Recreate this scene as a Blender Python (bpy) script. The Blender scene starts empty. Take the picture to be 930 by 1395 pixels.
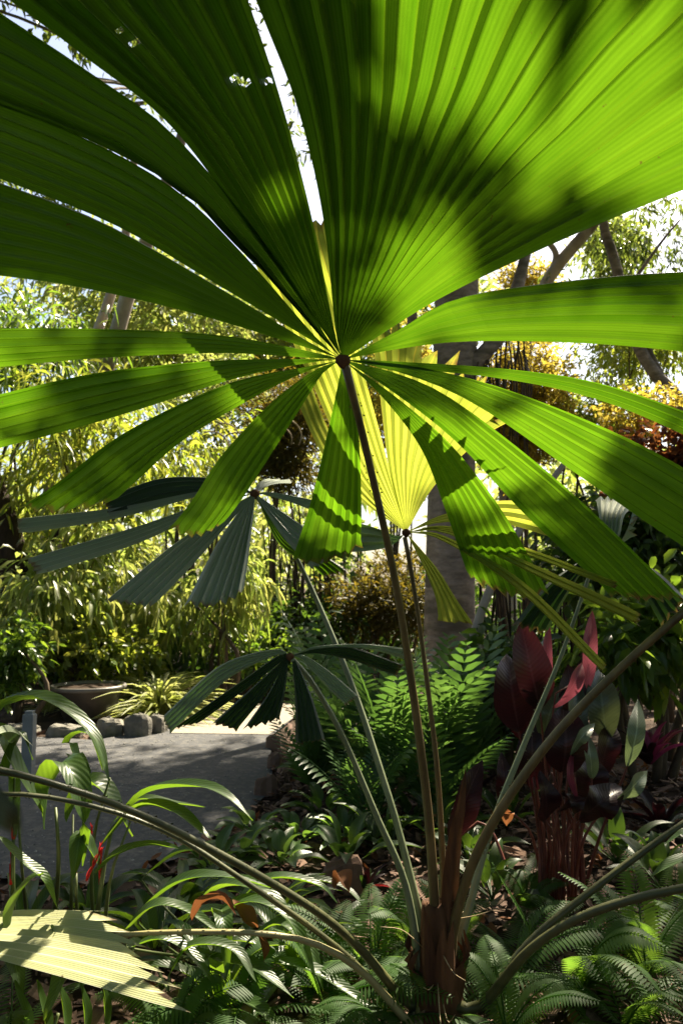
import bpy, math, random
import numpy as np
from mathutils import Vector
R = math.radians
random.seed(7); rng = np.random.default_rng(7)
scene = bpy.context.scene
COL = scene.collection

# ------------------------------------------------------------------ camera geometry (used to survey where things stand)
F, CX, CY, PITCH, H = 1085.0, 465.0, 697.5, R(5.4), 1.15
CAM = np.array([0, 0, H])
FW = np.array([0, math.cos(PITCH), math.sin(PITCH)]); UP = np.array([0, -math.sin(PITCH), math.cos(PITCH)])
SUN_EL, SUN_AZ = R(50), R(30)
SUN = np.array([math.cos(SUN_EL)*math.sin(SUN_AZ), math.cos(SUN_EL)*math.cos(SUN_AZ), math.sin(SUN_EL)])

def ray(px, py):
    d = FW + np.array([1., 0, 0])*((px-CX)/F) - UP*((py-CY)/F)
    return d
def P(px, py, Y):
    d = ray(px, py); return CAM + d*(Y/d[1])
def G(px, py, z=0.0):
    d = ray(px, py); return CAM + d*((z-H)/d[2])
def PL(px, py, p0, n):
    d = ray(px, py); n = np.array(n, float); return CAM + d*(np.dot(p0-CAM, n)/np.dot(d, n))
def unit(v):
    v = np.array(v, float); l = np.linalg.norm(v); return v/l if l > 1e-9 else v

# ------------------------------------------------------------------ object helpers
def tag(o, label=None, cat=None, group=None, kind=None):
    if label: o['label'] = label
    if cat: o['category'] = cat
    if group: o['group'] = group
    if kind: o['kind'] = kind
    return o
def empty(name, loc, label=None, cat=None, group=None, parent=None):
    o = bpy.data.objects.new(name, None); COL.objects.link(o); o.empty_display_size = .1
    if parent is not None:
        o.parent = parent; o['wl'] = tuple(loc); pl = parent['wl']; o.location = [loc[i]-pl[i] for i in range(3)]
    else:
        o.location = tuple(loc); o['wl'] = tuple(float(x) for x in loc)
    o['wl'] = tuple(float(x) for x in loc)
    return tag(o, label, cat, group)
class M:
    """collects vertices (world), faces, a tint per vertex and uv per vertex"""
    def __init__(s): s.v = []; s.f = []; s.t = []; s.uv = []; s.n = 0
    def add(s, v, f, tint=.5, uv=None):
        v = np.asarray(v, float).reshape(-1, 3); k = len(v)
        s.v.append(v); s.f += [tuple(i+s.n for i in q) for q in f]
        s.t.append(np.full(k, tint) if np.isscalar(tint) else np.asarray(tint))
        s.uv.append(np.zeros((k, 2)) if uv is None else np.asarray(uv, float)); s.n += k
def build(name, m, mat, parent=None, origin=None, smooth=True):
    v = np.concatenate(m.v); t = np.concatenate(m.t); uv = np.concatenate(m.uv)
    if parent is not None and origin is None: origin = parent['wl']
    if origin is None: origin = (float(v[:, 0].mean()), float(v[:, 1].mean()), float(v[:, 2].min()))
    org = np.array(origin, float)
    me = bpy.data.meshes.new(name); v = v-org
    nf = len(m.f); lens = np.fromiter((len(q) for q in m.f), np.int32, nf)
    idx = np.fromiter((i for q in m.f for i in q), np.int32, int(lens.sum()))
    me.vertices.add(len(v)); me.vertices.foreach_set('co', v.astype(np.float32).ravel())
    me.loops.add(len(idx)); me.loops.foreach_set('vertex_index', idx)
    me.polygons.add(nf); st = np.concatenate(([0], np.cumsum(lens)[:-1])).astype(np.int32)
    me.polygons.foreach_set('loop_start', st)
    a = me.attributes.new('tint', 'FLOAT', 'POINT'); a.data.foreach_set('value', t.astype(np.float32))
    ul = me.uv_layers.new(name='uv'); ul.data.foreach_set('uv', uv[idx].astype(np.float32).ravel())
    me.update(calc_edges=True); me.validate()
    me.polygons.foreach_set('use_smooth', np.full(len(me.polygons), bool(smooth)))
    me.materials.append(mat)
    o = bpy.data.objects.new(name, me); COL.objects.link(o)
    if parent is not None:
        o.parent = parent; pl = parent['wl']; o.location = [org[i]-pl[i] for i in range(3)]
    else: o.location = tuple(org)
    o['wl'] = tuple(float(x) for x in org)
    return o
def copy_thing(o, parent=None):
    c = o.copy(); COL.objects.link(c)
    if parent is not None: c.parent = parent
    for ch in list(o.children): copy_thing(ch, c)
    return c
def spline(pts, n):
    """Catmull-Rom through 3D points, n samples"""
    p = np.asarray(pts, float)
    if len(p) == 2: return p[0]+(p[1]-p[0])*np.linspace(0, 1, n)[:, None]
    q = np.vstack([2*p[0]-p[1], p, 2*p[-1]-p[-2]]); L = len(p)-1
    d = np.concatenate(([0], np.cumsum(np.linalg.norm(np.diff(p, axis=0), axis=1))))
    if d[-1] < 1e-9: return np.repeat(p[:1], n, 0)
    d /= d[-1]
    out = []
    for u in np.linspace(0, 1, n):
        i = min(max(int(np.searchsorted(d, u, 'right')-1), 0), L-1); t = (u-d[i])/max(d[i+1]-d[i], 1e-9)
        a, b, c, e = q[i:i+4]
        out.append(.5*((2*b)+(c-a)*t+(2*a-5*b+4*c-e)*t*t+(3*b-a-3*c+e)*t**3))
    return np.array(out)
def tube(m, pts, rad, n=14, sides=7, tint=.5, flat=1.0, spines=0):
    c = spline(pts, n); r = np.interp(np.linspace(0, 1, n), np.linspace(0, 1, len(np.atleast_1d(rad))), np.atleast_1d(rad))
    T = np.gradient(c, axis=0); T /= np.linalg.norm(T, axis=1)[:, None]+1e-9
    a0 = unit(np.cross(T[0], [0, 0, 1.] if abs(T[0][2]) < .9 else [1., 0, 0])); vs = []
    for i in range(n):
        a0 = unit(a0-T[i]*np.dot(a0, T[i])); b = np.cross(T[i], a0)
        for k in range(sides):
            an = 2*math.pi*k/sides; vs.append(c[i]+r[i]*(a0*math.cos(an)+b*math.sin(an)*flat))
    f = [(i*sides+k, i*sides+(k+1) % sides, (i+1)*sides+(k+1) % sides, (i+1)*sides+k) for i in range(n-1) for k in range(sides)]
    f += [tuple(range(sides-1, -1, -1)), tuple((n-1)*sides+k for k in range(sides))]
    uv = [(k/sides, i/(n-1)) for i in range(n) for k in range(sides)]
    m.add(vs, f, tint, uv)
    if spines:
        L = np.linalg.norm(c[-1]-c[0])
        for i in range(spines):
            u = random.uniform(.02, .98)*(n-1); k = int(u); p = c[k]+(c[min(k+1, n-1)]-c[k])*(u-k); t = T[k]
            side = unit(np.cross(t, [0, 1., 0.2]))*(1 if i % 2 else -1)
            q = p+side*r[k]*.9; h = random.uniform(.003, .006)
            m.add([q-t*.003, q+t*.003, q+side*h-t*.002], [(0, 1, 2)], tint)
    return c

# ------------------------------------------------------------------ materials
def nodes(name):
    m = bpy.data.materials.new(name); m.use_nodes = True; nt = m.node_tree; nt.nodes.clear()
    return m, nt, nt.nodes, nt.links
def N(ns, t, **kw):
    n = ns.new(t)
    for k, v in kw.items():
        if k in n.inputs: n.inputs[k].default_value = v
        else: setattr(n, k, v)
    return n
def mixcol(ns, ln, fac, a, b, mode='MIX'):
    n = ns.new('ShaderNodeMix'); n.data_type = 'RGBA'; n.blend_type = mode
    for s, v in ((0, fac), (6, a), (7, b)):
        if hasattr(v, 'is_linked') or hasattr(v, 'links'): ln.new(v, n.inputs[s])
        else: n.inputs[s].default_value = v if s == 0 else (*v, 1)
    return n.outputs[2]
def mth(ns, ln, op, a, b=0.0, c=0.0):
    n = ns.new('ShaderNodeMath'); n.operation = op
    for i, v in enumerate((a, b, c)):
        if hasattr(v, 'links'): ln.new(v, n.inputs[i])
        else: n.inputs[i].default_value = v
    return n.outputs[0]
def leaf(name, refl, refl2, trans, trans2=None, fac=.5, rough=.4, spec=.5, pleat=False, vein=False, spot=0.0, spotcol=(.09, .05, .015), scale=6.0):
    m, nt, ns, ln = nodes(name)
    out = ns.new('ShaderNodeOutputMaterial'); at = N(ns, 'ShaderNodeAttribute', attribute_name='tint')
    tc = ns.new('ShaderNodeTexCoord'); no = N(ns, 'ShaderNodeTexNoise', Scale=scale, Detail=4.0); ln.new(tc.outputs['Object'], no.inputs['Vector'])
    f = mth(ns, ln, 'ADD', at.outputs['Fac'], mth(ns, ln, 'MULTIPLY', mth(ns, ln, 'SUBTRACT', no.outputs['Fac'], .5), .9)); 
    cl = N(ns, 'ShaderNodeClamp'); ln.new(f, cl.inputs[0]); f = cl.outputs[0]
    cr = mixcol(ns, ln, f, refl, refl2); ct = mixcol(ns, ln, f, trans, trans2 or trans)
    bump = None
    if pleat:
        sp = ns.new('ShaderNodeSeparateXYZ'); ln.new(tc.outputs['UV'], sp.inputs[0]); x = sp.outputs[0]
        fr = mth(ns, ln, 'FRACT', mth(ns, ln, 'ADD', x, .5)); d = mth(ns, ln, 'ABSOLUTE', mth(ns, ln, 'SUBTRACT', fr, .5))   # 0 on a rib
        rib = N(ns, 'ShaderNodeMapRange', **{'From Min': .02, 'From Max': .07, 'To Min': 1.0, 'To Max': 0.0}); ln.new(d, rib.inputs[0])
        fold = N(ns, 'ShaderNodeMapRange', **{'From Min': .43, 'From Max': .5, 'To Min': 0.0, 'To Max': 1.0}); ln.new(d, fold.inputs[0])
        fine = mth(ns, ln, 'MULTIPLY', mth(ns, ln, 'ADD', mth(ns, ln, 'SINE', mth(ns, ln, 'MULTIPLY', x, 2*math.pi*9)), 1.0), .5)
        cr = mixcol(ns, ln, mth(ns, ln, 'MULTIPLY', rib.outputs[0], .35), cr, tuple(min(.7, c*1.9+.02) for c in refl2))
        ct = mixcol(ns, ln, mth(ns, ln, 'MULTIPLY', fine, .22), ct, tuple(c*.35 for c in trans))
        # long streaks down each pleat, deepened to mimic pleat shading
        mp = N(ns, 'ShaderNodeMapping'); mp.inputs['Scale'].default_value = (5.0, .7, 1); ln.new(tc.outputs['UV'], mp.inputs[0])
        n2 = N(ns, 'ShaderNodeTexNoise', Scale=1.0, Detail=3.0); ln.new(mp.outputs[0], n2.inputs['Vector'])
        ct = mixcol(ns, ln, mth(ns, ln, 'MULTIPLY', mth(ns, ln, 'SUBTRACT', n2.outputs['Fac'], .2), 1.0), ct, tuple(c*.55 for c in trans))
        ct = mixcol(ns, ln, mth(ns, ln, 'MULTIPLY', rib.outputs[0], .6), ct, tuple(min(1, c) for c in (trans[0]*1.9, trans[1]*1.25, trans[2]*1.6)))
        ct = mixcol(ns, ln, mth(ns, ln, 'MULTIPLY', fold.outputs[0], .8), ct, tuple(c*.3 for c in trans))  # crease shading painted in as darker fold lines
        nz = N(ns, 'ShaderNodeTexNoise', Scale=45.0, Detail=4.0); ln.new(tc.outputs['Object'], nz.inputs['Vector'])
        e = mth(ns, ln, 'ADD', sp.outputs[1], mth(ns, ln, 'MULTIPLY', mth(ns, ln, 'SUBTRACT', nz.outputs['Fac'], .5), .09))
        tipf = N(ns, 'ShaderNodeMapRange', **{'From Min': .975, 'From Max': 1.01}); ln.new(e, tipf.inputs[0])
        cr = mixcol(ns, ln, tipf.outputs[0], cr, (.14, .09, .04)); ct = mixcol(ns, ln, tipf.outputs[0], ct, (.16, .09, .025))
        bump = fine
    if vein:
        sp = ns.new('ShaderNodeSeparateXYZ'); ln.new(tc.outputs['UV'], sp.inputs[0])
        ax = mth(ns, ln, 'ABSOLUTE', sp.outputs[0])
        w = mth(ns, ln, 'SINE', mth(ns, ln, 'MULTIPLY', mth(ns, ln, 'SUBTRACT', sp.outputs[1], mth(ns, ln, 'MULTIPLY', ax, .14)), 130.0))
        w = mth(ns, ln, 'MULTIPLY', mth(ns, ln, 'ADD', w, 1.0), .5)
        mid = N(ns, 'ShaderNodeMapRange', **{'From Min': .03, 'From Max': .09, 'To Min': 1.0, 'To Max': 0.0}); ln.new(ax, mid.inputs[0])
        cr = mixcol(ns, ln, mth(ns, ln, 'MULTIPLY', w, .25), cr, tuple(c*.5 for c in refl)); 
        cr = mixcol(ns, ln, mth(ns, ln, 'MULTIPLY', mid.outputs[0], .55), cr, tuple(min(1, c*2.4+.03) for c in refl2))
        ct = mixcol(ns, ln, mth(ns, ln, 'MULTIPLY', w, .3), ct, tuple(c*.5 for c in trans))
        bump = w
    if spot:
        ns_ = N(ns, 'ShaderNodeTexNoise', Scale=scale*7, Detail=6.0, Roughness=.7); ln.new(tc.outputs['Object'], ns_.inputs['Vector'])
        s = N(ns, 'ShaderNodeMapRange', **{'From Min': .70-spot*.1, 'From Max': .76-spot*.1}); ln.new(ns_.outputs['Fac'], s.inputs[0])
        cr = mixcol(ns, ln, s.outputs[0], cr, spotcol); ct = mixcol(ns, ln, s.outputs[0], ct, spotcol)
    pr = N(ns, 'ShaderNodeBsdfPrincipled', Roughness=rough); pr.inputs['Specular IOR Level'].default_value = spec
    ln.new(cr, pr.inputs['Base Color'])
    tr = ns.new('ShaderNodeBsdfTranslucent'); ln.new(ct, tr.inputs['Color'])
    if bump is not None:
        bp = N(ns, 'ShaderNodeBump', Strength=.25, Distance=.002); ln.new(bump, bp.inputs['Height']); ln.new(bp.outputs[0], pr.inputs['Normal'])
    mx = ns.new('ShaderNodeMixShader'); mx.inputs[0].default_value = fac
    ln.new(pr.outputs[0], mx.inputs[1]); ln.new(tr.outputs[0], mx.inputs[2]); ln.new(mx.outputs[0], out.inputs[0])
    return m
def solid(name, a, b, scale=8.0, rough=.8, spec=.3, bump=.3, dist=.01, stretch=(1, 1, 1), c=None, detail=6.0):
    m, nt, ns, ln = nodes(name); out = ns.new('ShaderNodeOutputMaterial')
    tc = ns.new('ShaderNodeTexCoord'); mp = N(ns, 'ShaderNodeMapping'); mp.inputs['Scale'].default_value = stretch; ln.new(tc.outputs['Object'], mp.inputs[0])
    no = N(ns, 'ShaderNodeTexNoise', Scale=scale, Detail=detail, Roughness=.65); ln.new(mp.outputs[0], no.inputs['Vector'])
    mr = N(ns, 'ShaderNodeMapRange', **{'From Min': .3, 'From Max': .7}); ln.new(no.outputs['Fac'], mr.inputs[0])
    at = N(ns, 'ShaderNodeAttribute', attribute_name='tint')
    f = mth(ns, ln, 'ADD', mr.outputs[0], mth(ns, ln, 'SUBTRACT', at.outputs['Fac'], .5)); cl = N(ns, 'ShaderNodeClamp'); ln.new(f, cl.inputs[0])
    col = mixcol(ns, ln, cl.outputs[0], a, b)
    if c:
        n2 = N(ns, 'ShaderNodeTexNoise', Scale=scale*.35, Detail=5.0); ln.new(mp.outputs[0], n2.inputs['Vector'])
        m2 = N(ns, 'ShaderNodeMapRange', **{'From Min': .5, 'From Max': .62}); ln.new(n2.outputs['Fac'], m2.inputs[0]); col = mixcol(ns, ln, m2.outputs[0], col, c)
    pr = N(ns, 'ShaderNodeBsdfPrincipled', Roughness=rough); pr.inputs['Specular IOR Level'].default_value = spec; ln.new(col, pr.inputs['Base Color'])
    bp = N(ns, 'ShaderNodeBump', Strength=bump, Distance=dist); ln.new(no.outputs['Fac'], bp.inputs['Height']); ln.new(bp.outputs[0], pr.inputs['Normal'])
    ln.new(pr.outputs[0], out.inputs[0]); return m

L = {}
L['palm'] = leaf('palm_leaf', (.020, .055, .012), (.032, .080, .016), (.070, .205, .003), (.205, .40, .012), .55, .36, .45, pleat=True, spot=.4)
L['palm_young'] = leaf('young_palm_leaf', (.07, .12, .02), (.09, .14, .02), (.40, .49, .04), (.54, .58, .08), .6, .38, .45, pleat=True, spot=.2)
L['palm_sky_sheen'] = leaf('sky_sheen_palm_leaf', (.20, .24, .165), (.27, .31, .22), (.07, .17, .03), (.09, .19, .03), .3, .42, .8, pleat=True, spot=.35)  # sky sheen on upper leaf faces put into a lighter grey base
L['palm_shaded'] = leaf('shaded_palm_leaf', (.016, .034, .016), (.022, .045, .02), (.018, .05, .006), (.024, .06, .007), .3, .4, .45, pleat=True)  # darker copy of the palm leaf with the shade put into its colour
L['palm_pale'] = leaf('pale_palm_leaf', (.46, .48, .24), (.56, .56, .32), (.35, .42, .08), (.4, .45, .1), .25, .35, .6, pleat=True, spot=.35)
L['bamboo'] = leaf('bamboo_leaf', (.07, .12, .02), (.14, .17, .04), (.32, .44, .03), (.50, .50, .06), .5, .35, .5)
L['lime'] = leaf('lime_leaf', (.10, .15, .025), (.16, .18, .05), (.32, .44, .06), (.52, .53, .13), .5, .35, .5)
L['mid'] = leaf('mid_green_leaf', (.04, .085, .018), (.07, .12, .025), (.18, .32, .02), (.28, .40, .03), .45, .35, .5)
L['dark'] = leaf('dark_green_leaf', (.022, .05, .014), (.04, .075, .02), (.08, .16, .015), (.14, .24, .02), .4, .45, .35)
L['gum'] = leaf('gum_leaf', (.04, .065, .025), (.07, .10, .035), (.16, .24, .03), (.26, .32, .04), .4, .38, .5)
L['gold'] = leaf('golden_leaf', (.14, .11, .018), (.22, .16, .03), (.54, .42, .04), (.70, .56, .09), .5, .5, .3)
L['conifer'] = leaf('conifer_leaf', (.035, .04, .012), (.07, .06, .015), (.12, .11, .015), (.28, .2, .02), .4, .55, .3)
L['russet'] = leaf('russet_leaf', (.05, .02, .012), (.11, .045, .02), (.22, .06, .02), (.4, .16, .04), .4, .4, .4)
L['strap'] = leaf('strap_leaf', (.22, .26, .08), (.42, .42, .22), (.42, .50, .08), (.6, .6, .2), .45, .4, .4)
L['ginger'] = leaf('ginger_leaf', (.03, .065, .016), (.05, .09, .022), (.14, .27, .012), (.22, .34, .02), .45, .36, .4, vein=True, spot=.2)
L['fern'] = leaf('fern_leaf', (.028, .065, .016), (.05, .105, .025), (.16, .34, .03), (.26, .42, .04), .45, .55, .22)
L['microsorum'] = leaf('lobed_fern_leaf', (.045, .095, .035), (.075, .14, .05), (.10, .21, .03), (.15, .27, .045), .4, .33, .55)
L['cover'] = leaf('ground_cover_leaf', (.05, .10, .03), (.08, .14, .045), (.16, .3, .03), (.24, .38, .05), .42, .35, .5, vein=True)
L['maroon'] = leaf('maroon_leaf', (.018, .006, .008), (.03, .009, .012), (.03, .005, .007), (.055, .009, .011), .3, .36, .45, vein=True)
L['pink'] = leaf('pink_leaf', (.16, .025, .04), (.26, .06, .08), (.34, .06, .09), (.45, .12, .15), .45, .35, .4, vein=True)
L['silver'] = leaf('silver_green_leaf', (.10, .14, .09), (.22, .27, .18), (.18, .26, .09), (.28, .34, .14), .35, .3, .6, vein=True)
L['darksilver'] = leaf('dark_striped_leaf', (.025, .045, .03), (.045, .07, .045), (.07, .09, .03), (.1, .12, .04), .3, .3, .6, vein=True)
L['magenta'] = leaf('magenta_leaf', (.13, .014, .05), (.24, .035, .10), (.38, .035, .13), (.5, .08, .2), .42, .33, .5, vein=True)
L['redflower'] = leaf('red_flower', (.42, .012, .015), (.55, .03, .03), (.6, .03, .03), (.7, .05, .05), .4, .4, .4)
L['dead'] = leaf('dead_leaf', (.12, .05, .025), (.22, .10, .045), (.18, .06, .02), (.26, .10, .035), .3, .7, .15)
L['petiole'] = solid('petiole_green', (.035, .04, .015), (.10, .10, .035), 22, .42, .45, .4, .003, (.4, .4, 1))
L['petiole_grey'] = solid('petiole_grey_green', (.09, .115, .06), (.20, .23, .13), 22, .45, .45, .4, .003, (1, 1, .18))
L['petiole_brown'] = solid('petiole_brown', (.055, .038, .016), (.19, .13, .05), 22, .45, .45, .4, .003, (1, 1, .18))
L['petiole_pale'] = solid('petiole_pale', (.26, .23, .10), (.36, .32, .15), 14, .45, .4, .15, .002)
L['sheath'] = solid('fibre_sheath', (.05, .022, .012), (.16, .075, .035), 30, .85, .2, .8, .01, (1, 1, .12))
L['fibre'] = solid('dry_fibre', (.3, .22, .13), (.42, .33, .2), 10, .8, .2, .2)
L['stem'] = solid('green_stem', (.07, .10, .03), (.11, .13, .05), 10, .5, .4, .1)
L['redstem'] = solid('red_stem', (.10, .025, .018), (.22, .06, .04), 10, .5, .4, .1)
L['twig'] = solid('brown_twig', (.06, .045, .03), (.12, .09, .06), 10, .85, .2, .4)
L['bark_grey'] = solid('grey_bark', (.16, .13, .11), (.42, .34, .30), 7, .9, .2, .9, .03, (1, 1, 2.6), (.15, .125, .10))
L['bark_pale'] = solid('pale_bark', (.30, .24, .20), (.50, .42, .36), 5, .85, .2, .5, .02, (1, 1, .8), (.2, .15, .12))
L['bark_dark'] = solid('dark_bark', (.025, .018, .013), (.07, .045, .03), 9, .9, .2, .9, .03, (1, 1, .4))
L['soil'] = solid('soil', (.025, .017, .012), (.07, .048, .034), 5, .95, .1, .8, .03, (1, 1, 1), (.10, .07, .05), 10)
L['chip'] = solid('wood_chip', (.035, .02, .014), (.26, .165, .125), 25, .85, .2, .3)
L['path'] = solid('fine_gravel', (.06, .06, .064), (.11, .11, .115), 60, .95, .15, .5, .006, (1, 1, 1), (.125, .12, .115), 8)
L['stone'] = solid('rough_stone', (.12, .115, .10), (.28, .26, .22), 7, .9, .2, .9, .03, (1, 1, 1), (.09, .10, .06))
L['brick'] = solid('old_brick', (.16, .10, .075), (.27, .17, .12), 12, .9, .2, .6, .01)
L['pot'] = solid('dark_glazed_pot', (.03, .026, .023), (.055, .047, .041), 10, .35, .5, .1)
L['pebble'] = solid('gravel_stone', (.12, .12, .12), (.34, .33, .31), 20, .9, .2, .3)
L['metal'] = solid('grey_post', (.2, .21, .22), (.28, .29, .3), 12, .6, .4, .1)

# ------------------------------------------------------------------ leaf builders
def in_hole(p, holes):
    d = p-CAM; f = d@FW; px = CX+F*d[0]/f; py = CY-F*(d@UP)/f
    return any(((px-h[0])/h[2])**2+((py-h[1])/h[3])**2 < 1+.5*math.sin(px*1.3)+.3*math.sin(py*2.1) for h in holes)
def segment(rays, npl, amp=.30, nu=22, tooth=.3, bulge=0.0, up=(0, 0, 1), tips=None, rough=.12, sub=1, seed=0, holes=()):
    """one pleated segment of a fan leaf. rays: list (>=2) of 3D polylines, each from the hub to the tip"""
    r = random.Random(seed*131+npl)
    nf = 2*npl*sub+1
    S = np.array([spline(p, nu+1) for p in rays])                  # rays x nu x 3
    k = len(rays); vs = np.linspace(0, k-1, nf)
    grid = np.zeros((nf, nu+1, 3))
    for i in range(nu+1): grid[:, i] = spline(S[:, i], nf) if k > 2 else S[0, i]+(S[1, i]-S[0, i])*np.linspace(0, 1, nf)[:, None]
    mid = grid[nf//2]
    T = np.gradient(grid, axis=1); W = np.gradient(grid, axis=0)
    Nn = np.cross(T, W); Nn /= np.linalg.norm(Nn, axis=2)[:, :, None]+1e-12
    if np.mean(Nn[:, nu//2], axis=0).dot(up) < 0: Nn = -Nn
    pw = np.linalg.norm(grid[1:]-grid[:-1], axis=2).mean(axis=0)*2*sub                # pleat width along u
    zz = np.array([1-2*abs(((j/sub) % 2)-1) for j in range(nf)], float)
    x = np.linspace(-1, 1, nf)
    jit = np.array([r.uniform(.75, 1.25) if sub == 1 else 1.0 for _ in range(nf)])
    grid = grid+Nn*((zz*jit)[:, None]*np.minimum(amp*pw, .045)[None, :])[:, :, None]
    u = np.linspace(0, 1, nu+1)
    Wd = np.linalg.norm(grid[-1]-grid[0], axis=1)
    if bulge: grid = grid+Nn*((1-x*x)[:, None]*(bulge*Wd)[None, :])[:, :, None]
    # uneven toothed end
    for j in range(nf):
        e = (tooth if zz[j] < 0 else -tooth*.5)*pw[-1]*r.uniform(.4, 1.3)+r.uniform(-1, 1)*rough*pw[-1]
        t = unit(grid[j, -1]-grid[j, -2]); grid[j, -1] = grid[j, -1]+t*e
        if j % 2 == 0: grid[j, -1] += unit(grid[min(j+1, nf-1), -1]-grid[max(j-1, 0), -1])*pw[-1]*.22*r.choice((-1, 1))
    m = M(); v = grid.reshape(-1, 3)
    f = [(j*(nu+1)+i, (j+1)*(nu+1)+i, (j+1)*(nu+1)+i+1, j*(nu+1)+i+1) for j in range(nf-1) for i in range(nu) if not holes or not in_hole((grid[j, i]+grid[j+1, i+1])/2, holes)]
    uv = [(j/(2.*sub), u[i]) for j in range(nf) for i in range(nu+1)]
    tint = np.array([r.uniform(.1, .9) for _ in range(nf)]); tt = [tint[j//sub]*.9+.05 for j in range(nf) for i in range(nu+1)]  # wide tint spread stands in for shading from pleat to pleat
    m.add(v, f, tt, uv)
    return m
def blade(m, pts, width, side=None, nu=12, nv=2, fold=.18, wave=.03, tint=.5, prof='lance', up=(0, 0, 1)):
    """a simple leaf along a 3D centre line; width = full width at the widest"""
    c = spline(pts, nu+1); T = np.gradient(c, axis=0); u = np.linspace(0, 1, nu+1)
    if prof == 'lance': w = np.sin(np.pi*np.clip(u, 0, 1)**.75)**.8
    elif prof == 'paddle': w = np.clip(np.sin(np.pi*u**.9), 0, 1)**.85
    elif prof == 'strap': w = np.minimum(1, 8*u+.35)*np.clip((1-u)*3.2, 0, 1)**.7
    else: w = np.sin(np.pi*u**.6)**.9
    w[0] = max(w[0], .05); w[-1] = .015
    vs = []; uv = []; ph = random.uniform(0, 6)
    for i in range(nu+1):
        t = unit(T[i]); s = unit(np.cross(t, up)) if side is None else unit(np.array(side)-t*np.dot(side, t))
        n = np.cross(s, t)
        if n.dot(up) < 0: n = -n
        for k in range(-nv, nv+1):
            x = k/nv; h = abs(x)*fold*width*w[i]+wave*width*math.sin(u[i]*9+ph+(1.5 if x > 0 else 0))*abs(x)
            vs.append(c[i]+s*x*w[i]*width/2+n*h); uv.append((x, u[i]))
    q = 2*nv+1
    f = [(i*q+k, i*q+k+1, (i+1)*q+k+1, (i+1)*q+k) for i in range(nu) for k in range(2*nv)]
    m.add(vs, f, tint, uv)
def leaves(m, pos, dirs, length, width, normals=None, droop=.25, tints=None, hi=True):
    """many small leaves at once (numpy)"""
    n = len(pos); d = dirs/(np.linalg.norm(dirs, axis=1)[:, None]+1e-9)
    if normals is None: normals = rng.normal(size=(n, 3))+np.array([0, 0, 1.2])
    s = np.cross(d, normals); s /= np.linalg.norm(s, axis=1)[:, None]+1e-9; nn = np.cross(s, d)
    Ls = (length*rng.uniform(.65, 1.25, n))[:, None]; Ws = (width*rng.uniform(.7, 1.25, n))[:, None]
    dz = np.array([0, 0, -1.])
    if hi:
        c1 = pos+d*Ls*.33-nn*Ws*.18; c2 = pos+d*Ls*.68-nn*Ws*.15+dz*Ls*droop*.35; tp = pos+d*Ls*.98+dz*Ls*droop
        a = pos+d*Ls*.33; b = pos+d*Ls*.68+dz*Ls*droop*.35
        V = np.stack([pos, a+s*Ws*.5, c1, a-s*Ws*.5, b+s*Ws*.42, c2, b-s*Ws*.42, tp], axis=1).reshape(-1, 3)
        base = [(0, 2, 1), (0, 3, 2), (1, 2, 5, 4), (2, 3, 6, 5), (4, 5, 7), (5, 6, 7)]; k = 8
    else:
        a = pos+d*Ls*.45
        V = np.stack([pos, a+s*Ws*.5+nn*Ws*.12, pos+d*Ls+dz*Ls*droop, a-s*Ws*.5+nn*Ws*.12], axis=1).reshape(-1, 3)
        base = [(0, 2, 1), (0, 3, 2)]; k = 4
    f = [tuple(i*k+q for q in b) for i in range(n) for b in base]
    t = rng.uniform(0, 1, n) if tints is None else tints
    m.add(V, f, np.repeat(t, k))
def cloud(m, blobs, per, length, width, droop=.25, hang=.3, twig=6, hi=True, spread=1.2, shell=.55, tintr=(0, 1), keep=None):
    """leaves on short twigs through a set of blobs [(centre, (rx,ry,rz))...]"""
    for c, r in blobs:
        nt = max(1, per//twig); c = np.array(c); r = np.array(r)
        d = rng.normal(size=(nt, 3)); d /= np.linalg.norm(d, axis=1)[:, None]
        rad = rng.uniform(0, 1, nt)**shell
        tp = c+d*r*rad[:, None]
        td = d*.8+rng.normal(size=(nt, 3))*.5+np.array([0, 0, -hang])
        td /= np.linalg.norm(td, axis=1)[:, None]
        ps = np.repeat(tp, twig, 0)+np.repeat(td, twig, 0)*(np.tile(np.arange(twig), nt)*length*.35)[:, None]+rng.normal(size=(nt*twig, 3))*length*.12
        ld = np.repeat(td, twig, 0)+rng.normal(size=(nt*twig, 3))*spread*.5+np.array([0, 0, -hang*.6])
        base = np.repeat(rng.uniform(tintr[0], tintr[1], nt), twig)+rng.normal(size=nt*twig)*.15
        if keep is not None:
            k = keep(ps); ps, ld, base = ps[k], ld[k], base[k]
            if len(ps) == 0: continue
        leaves(m, ps, ld, length, width, droop=droop, tints=np.clip(base, 0, 1), hi=hi)
def subblobs(c, r, n, f=.5):
    out = []
    for _ in range(n):
        d = rng.normal(size=3); d /= np.linalg.norm(d); d *= rng.uniform(.3, 1)**.6
        s = rng.uniform(.7, 1.3)*f; out.append((np.array(c)+d*np.array(r)*(1-f*.55), np.array(r)*s))
    return out

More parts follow.
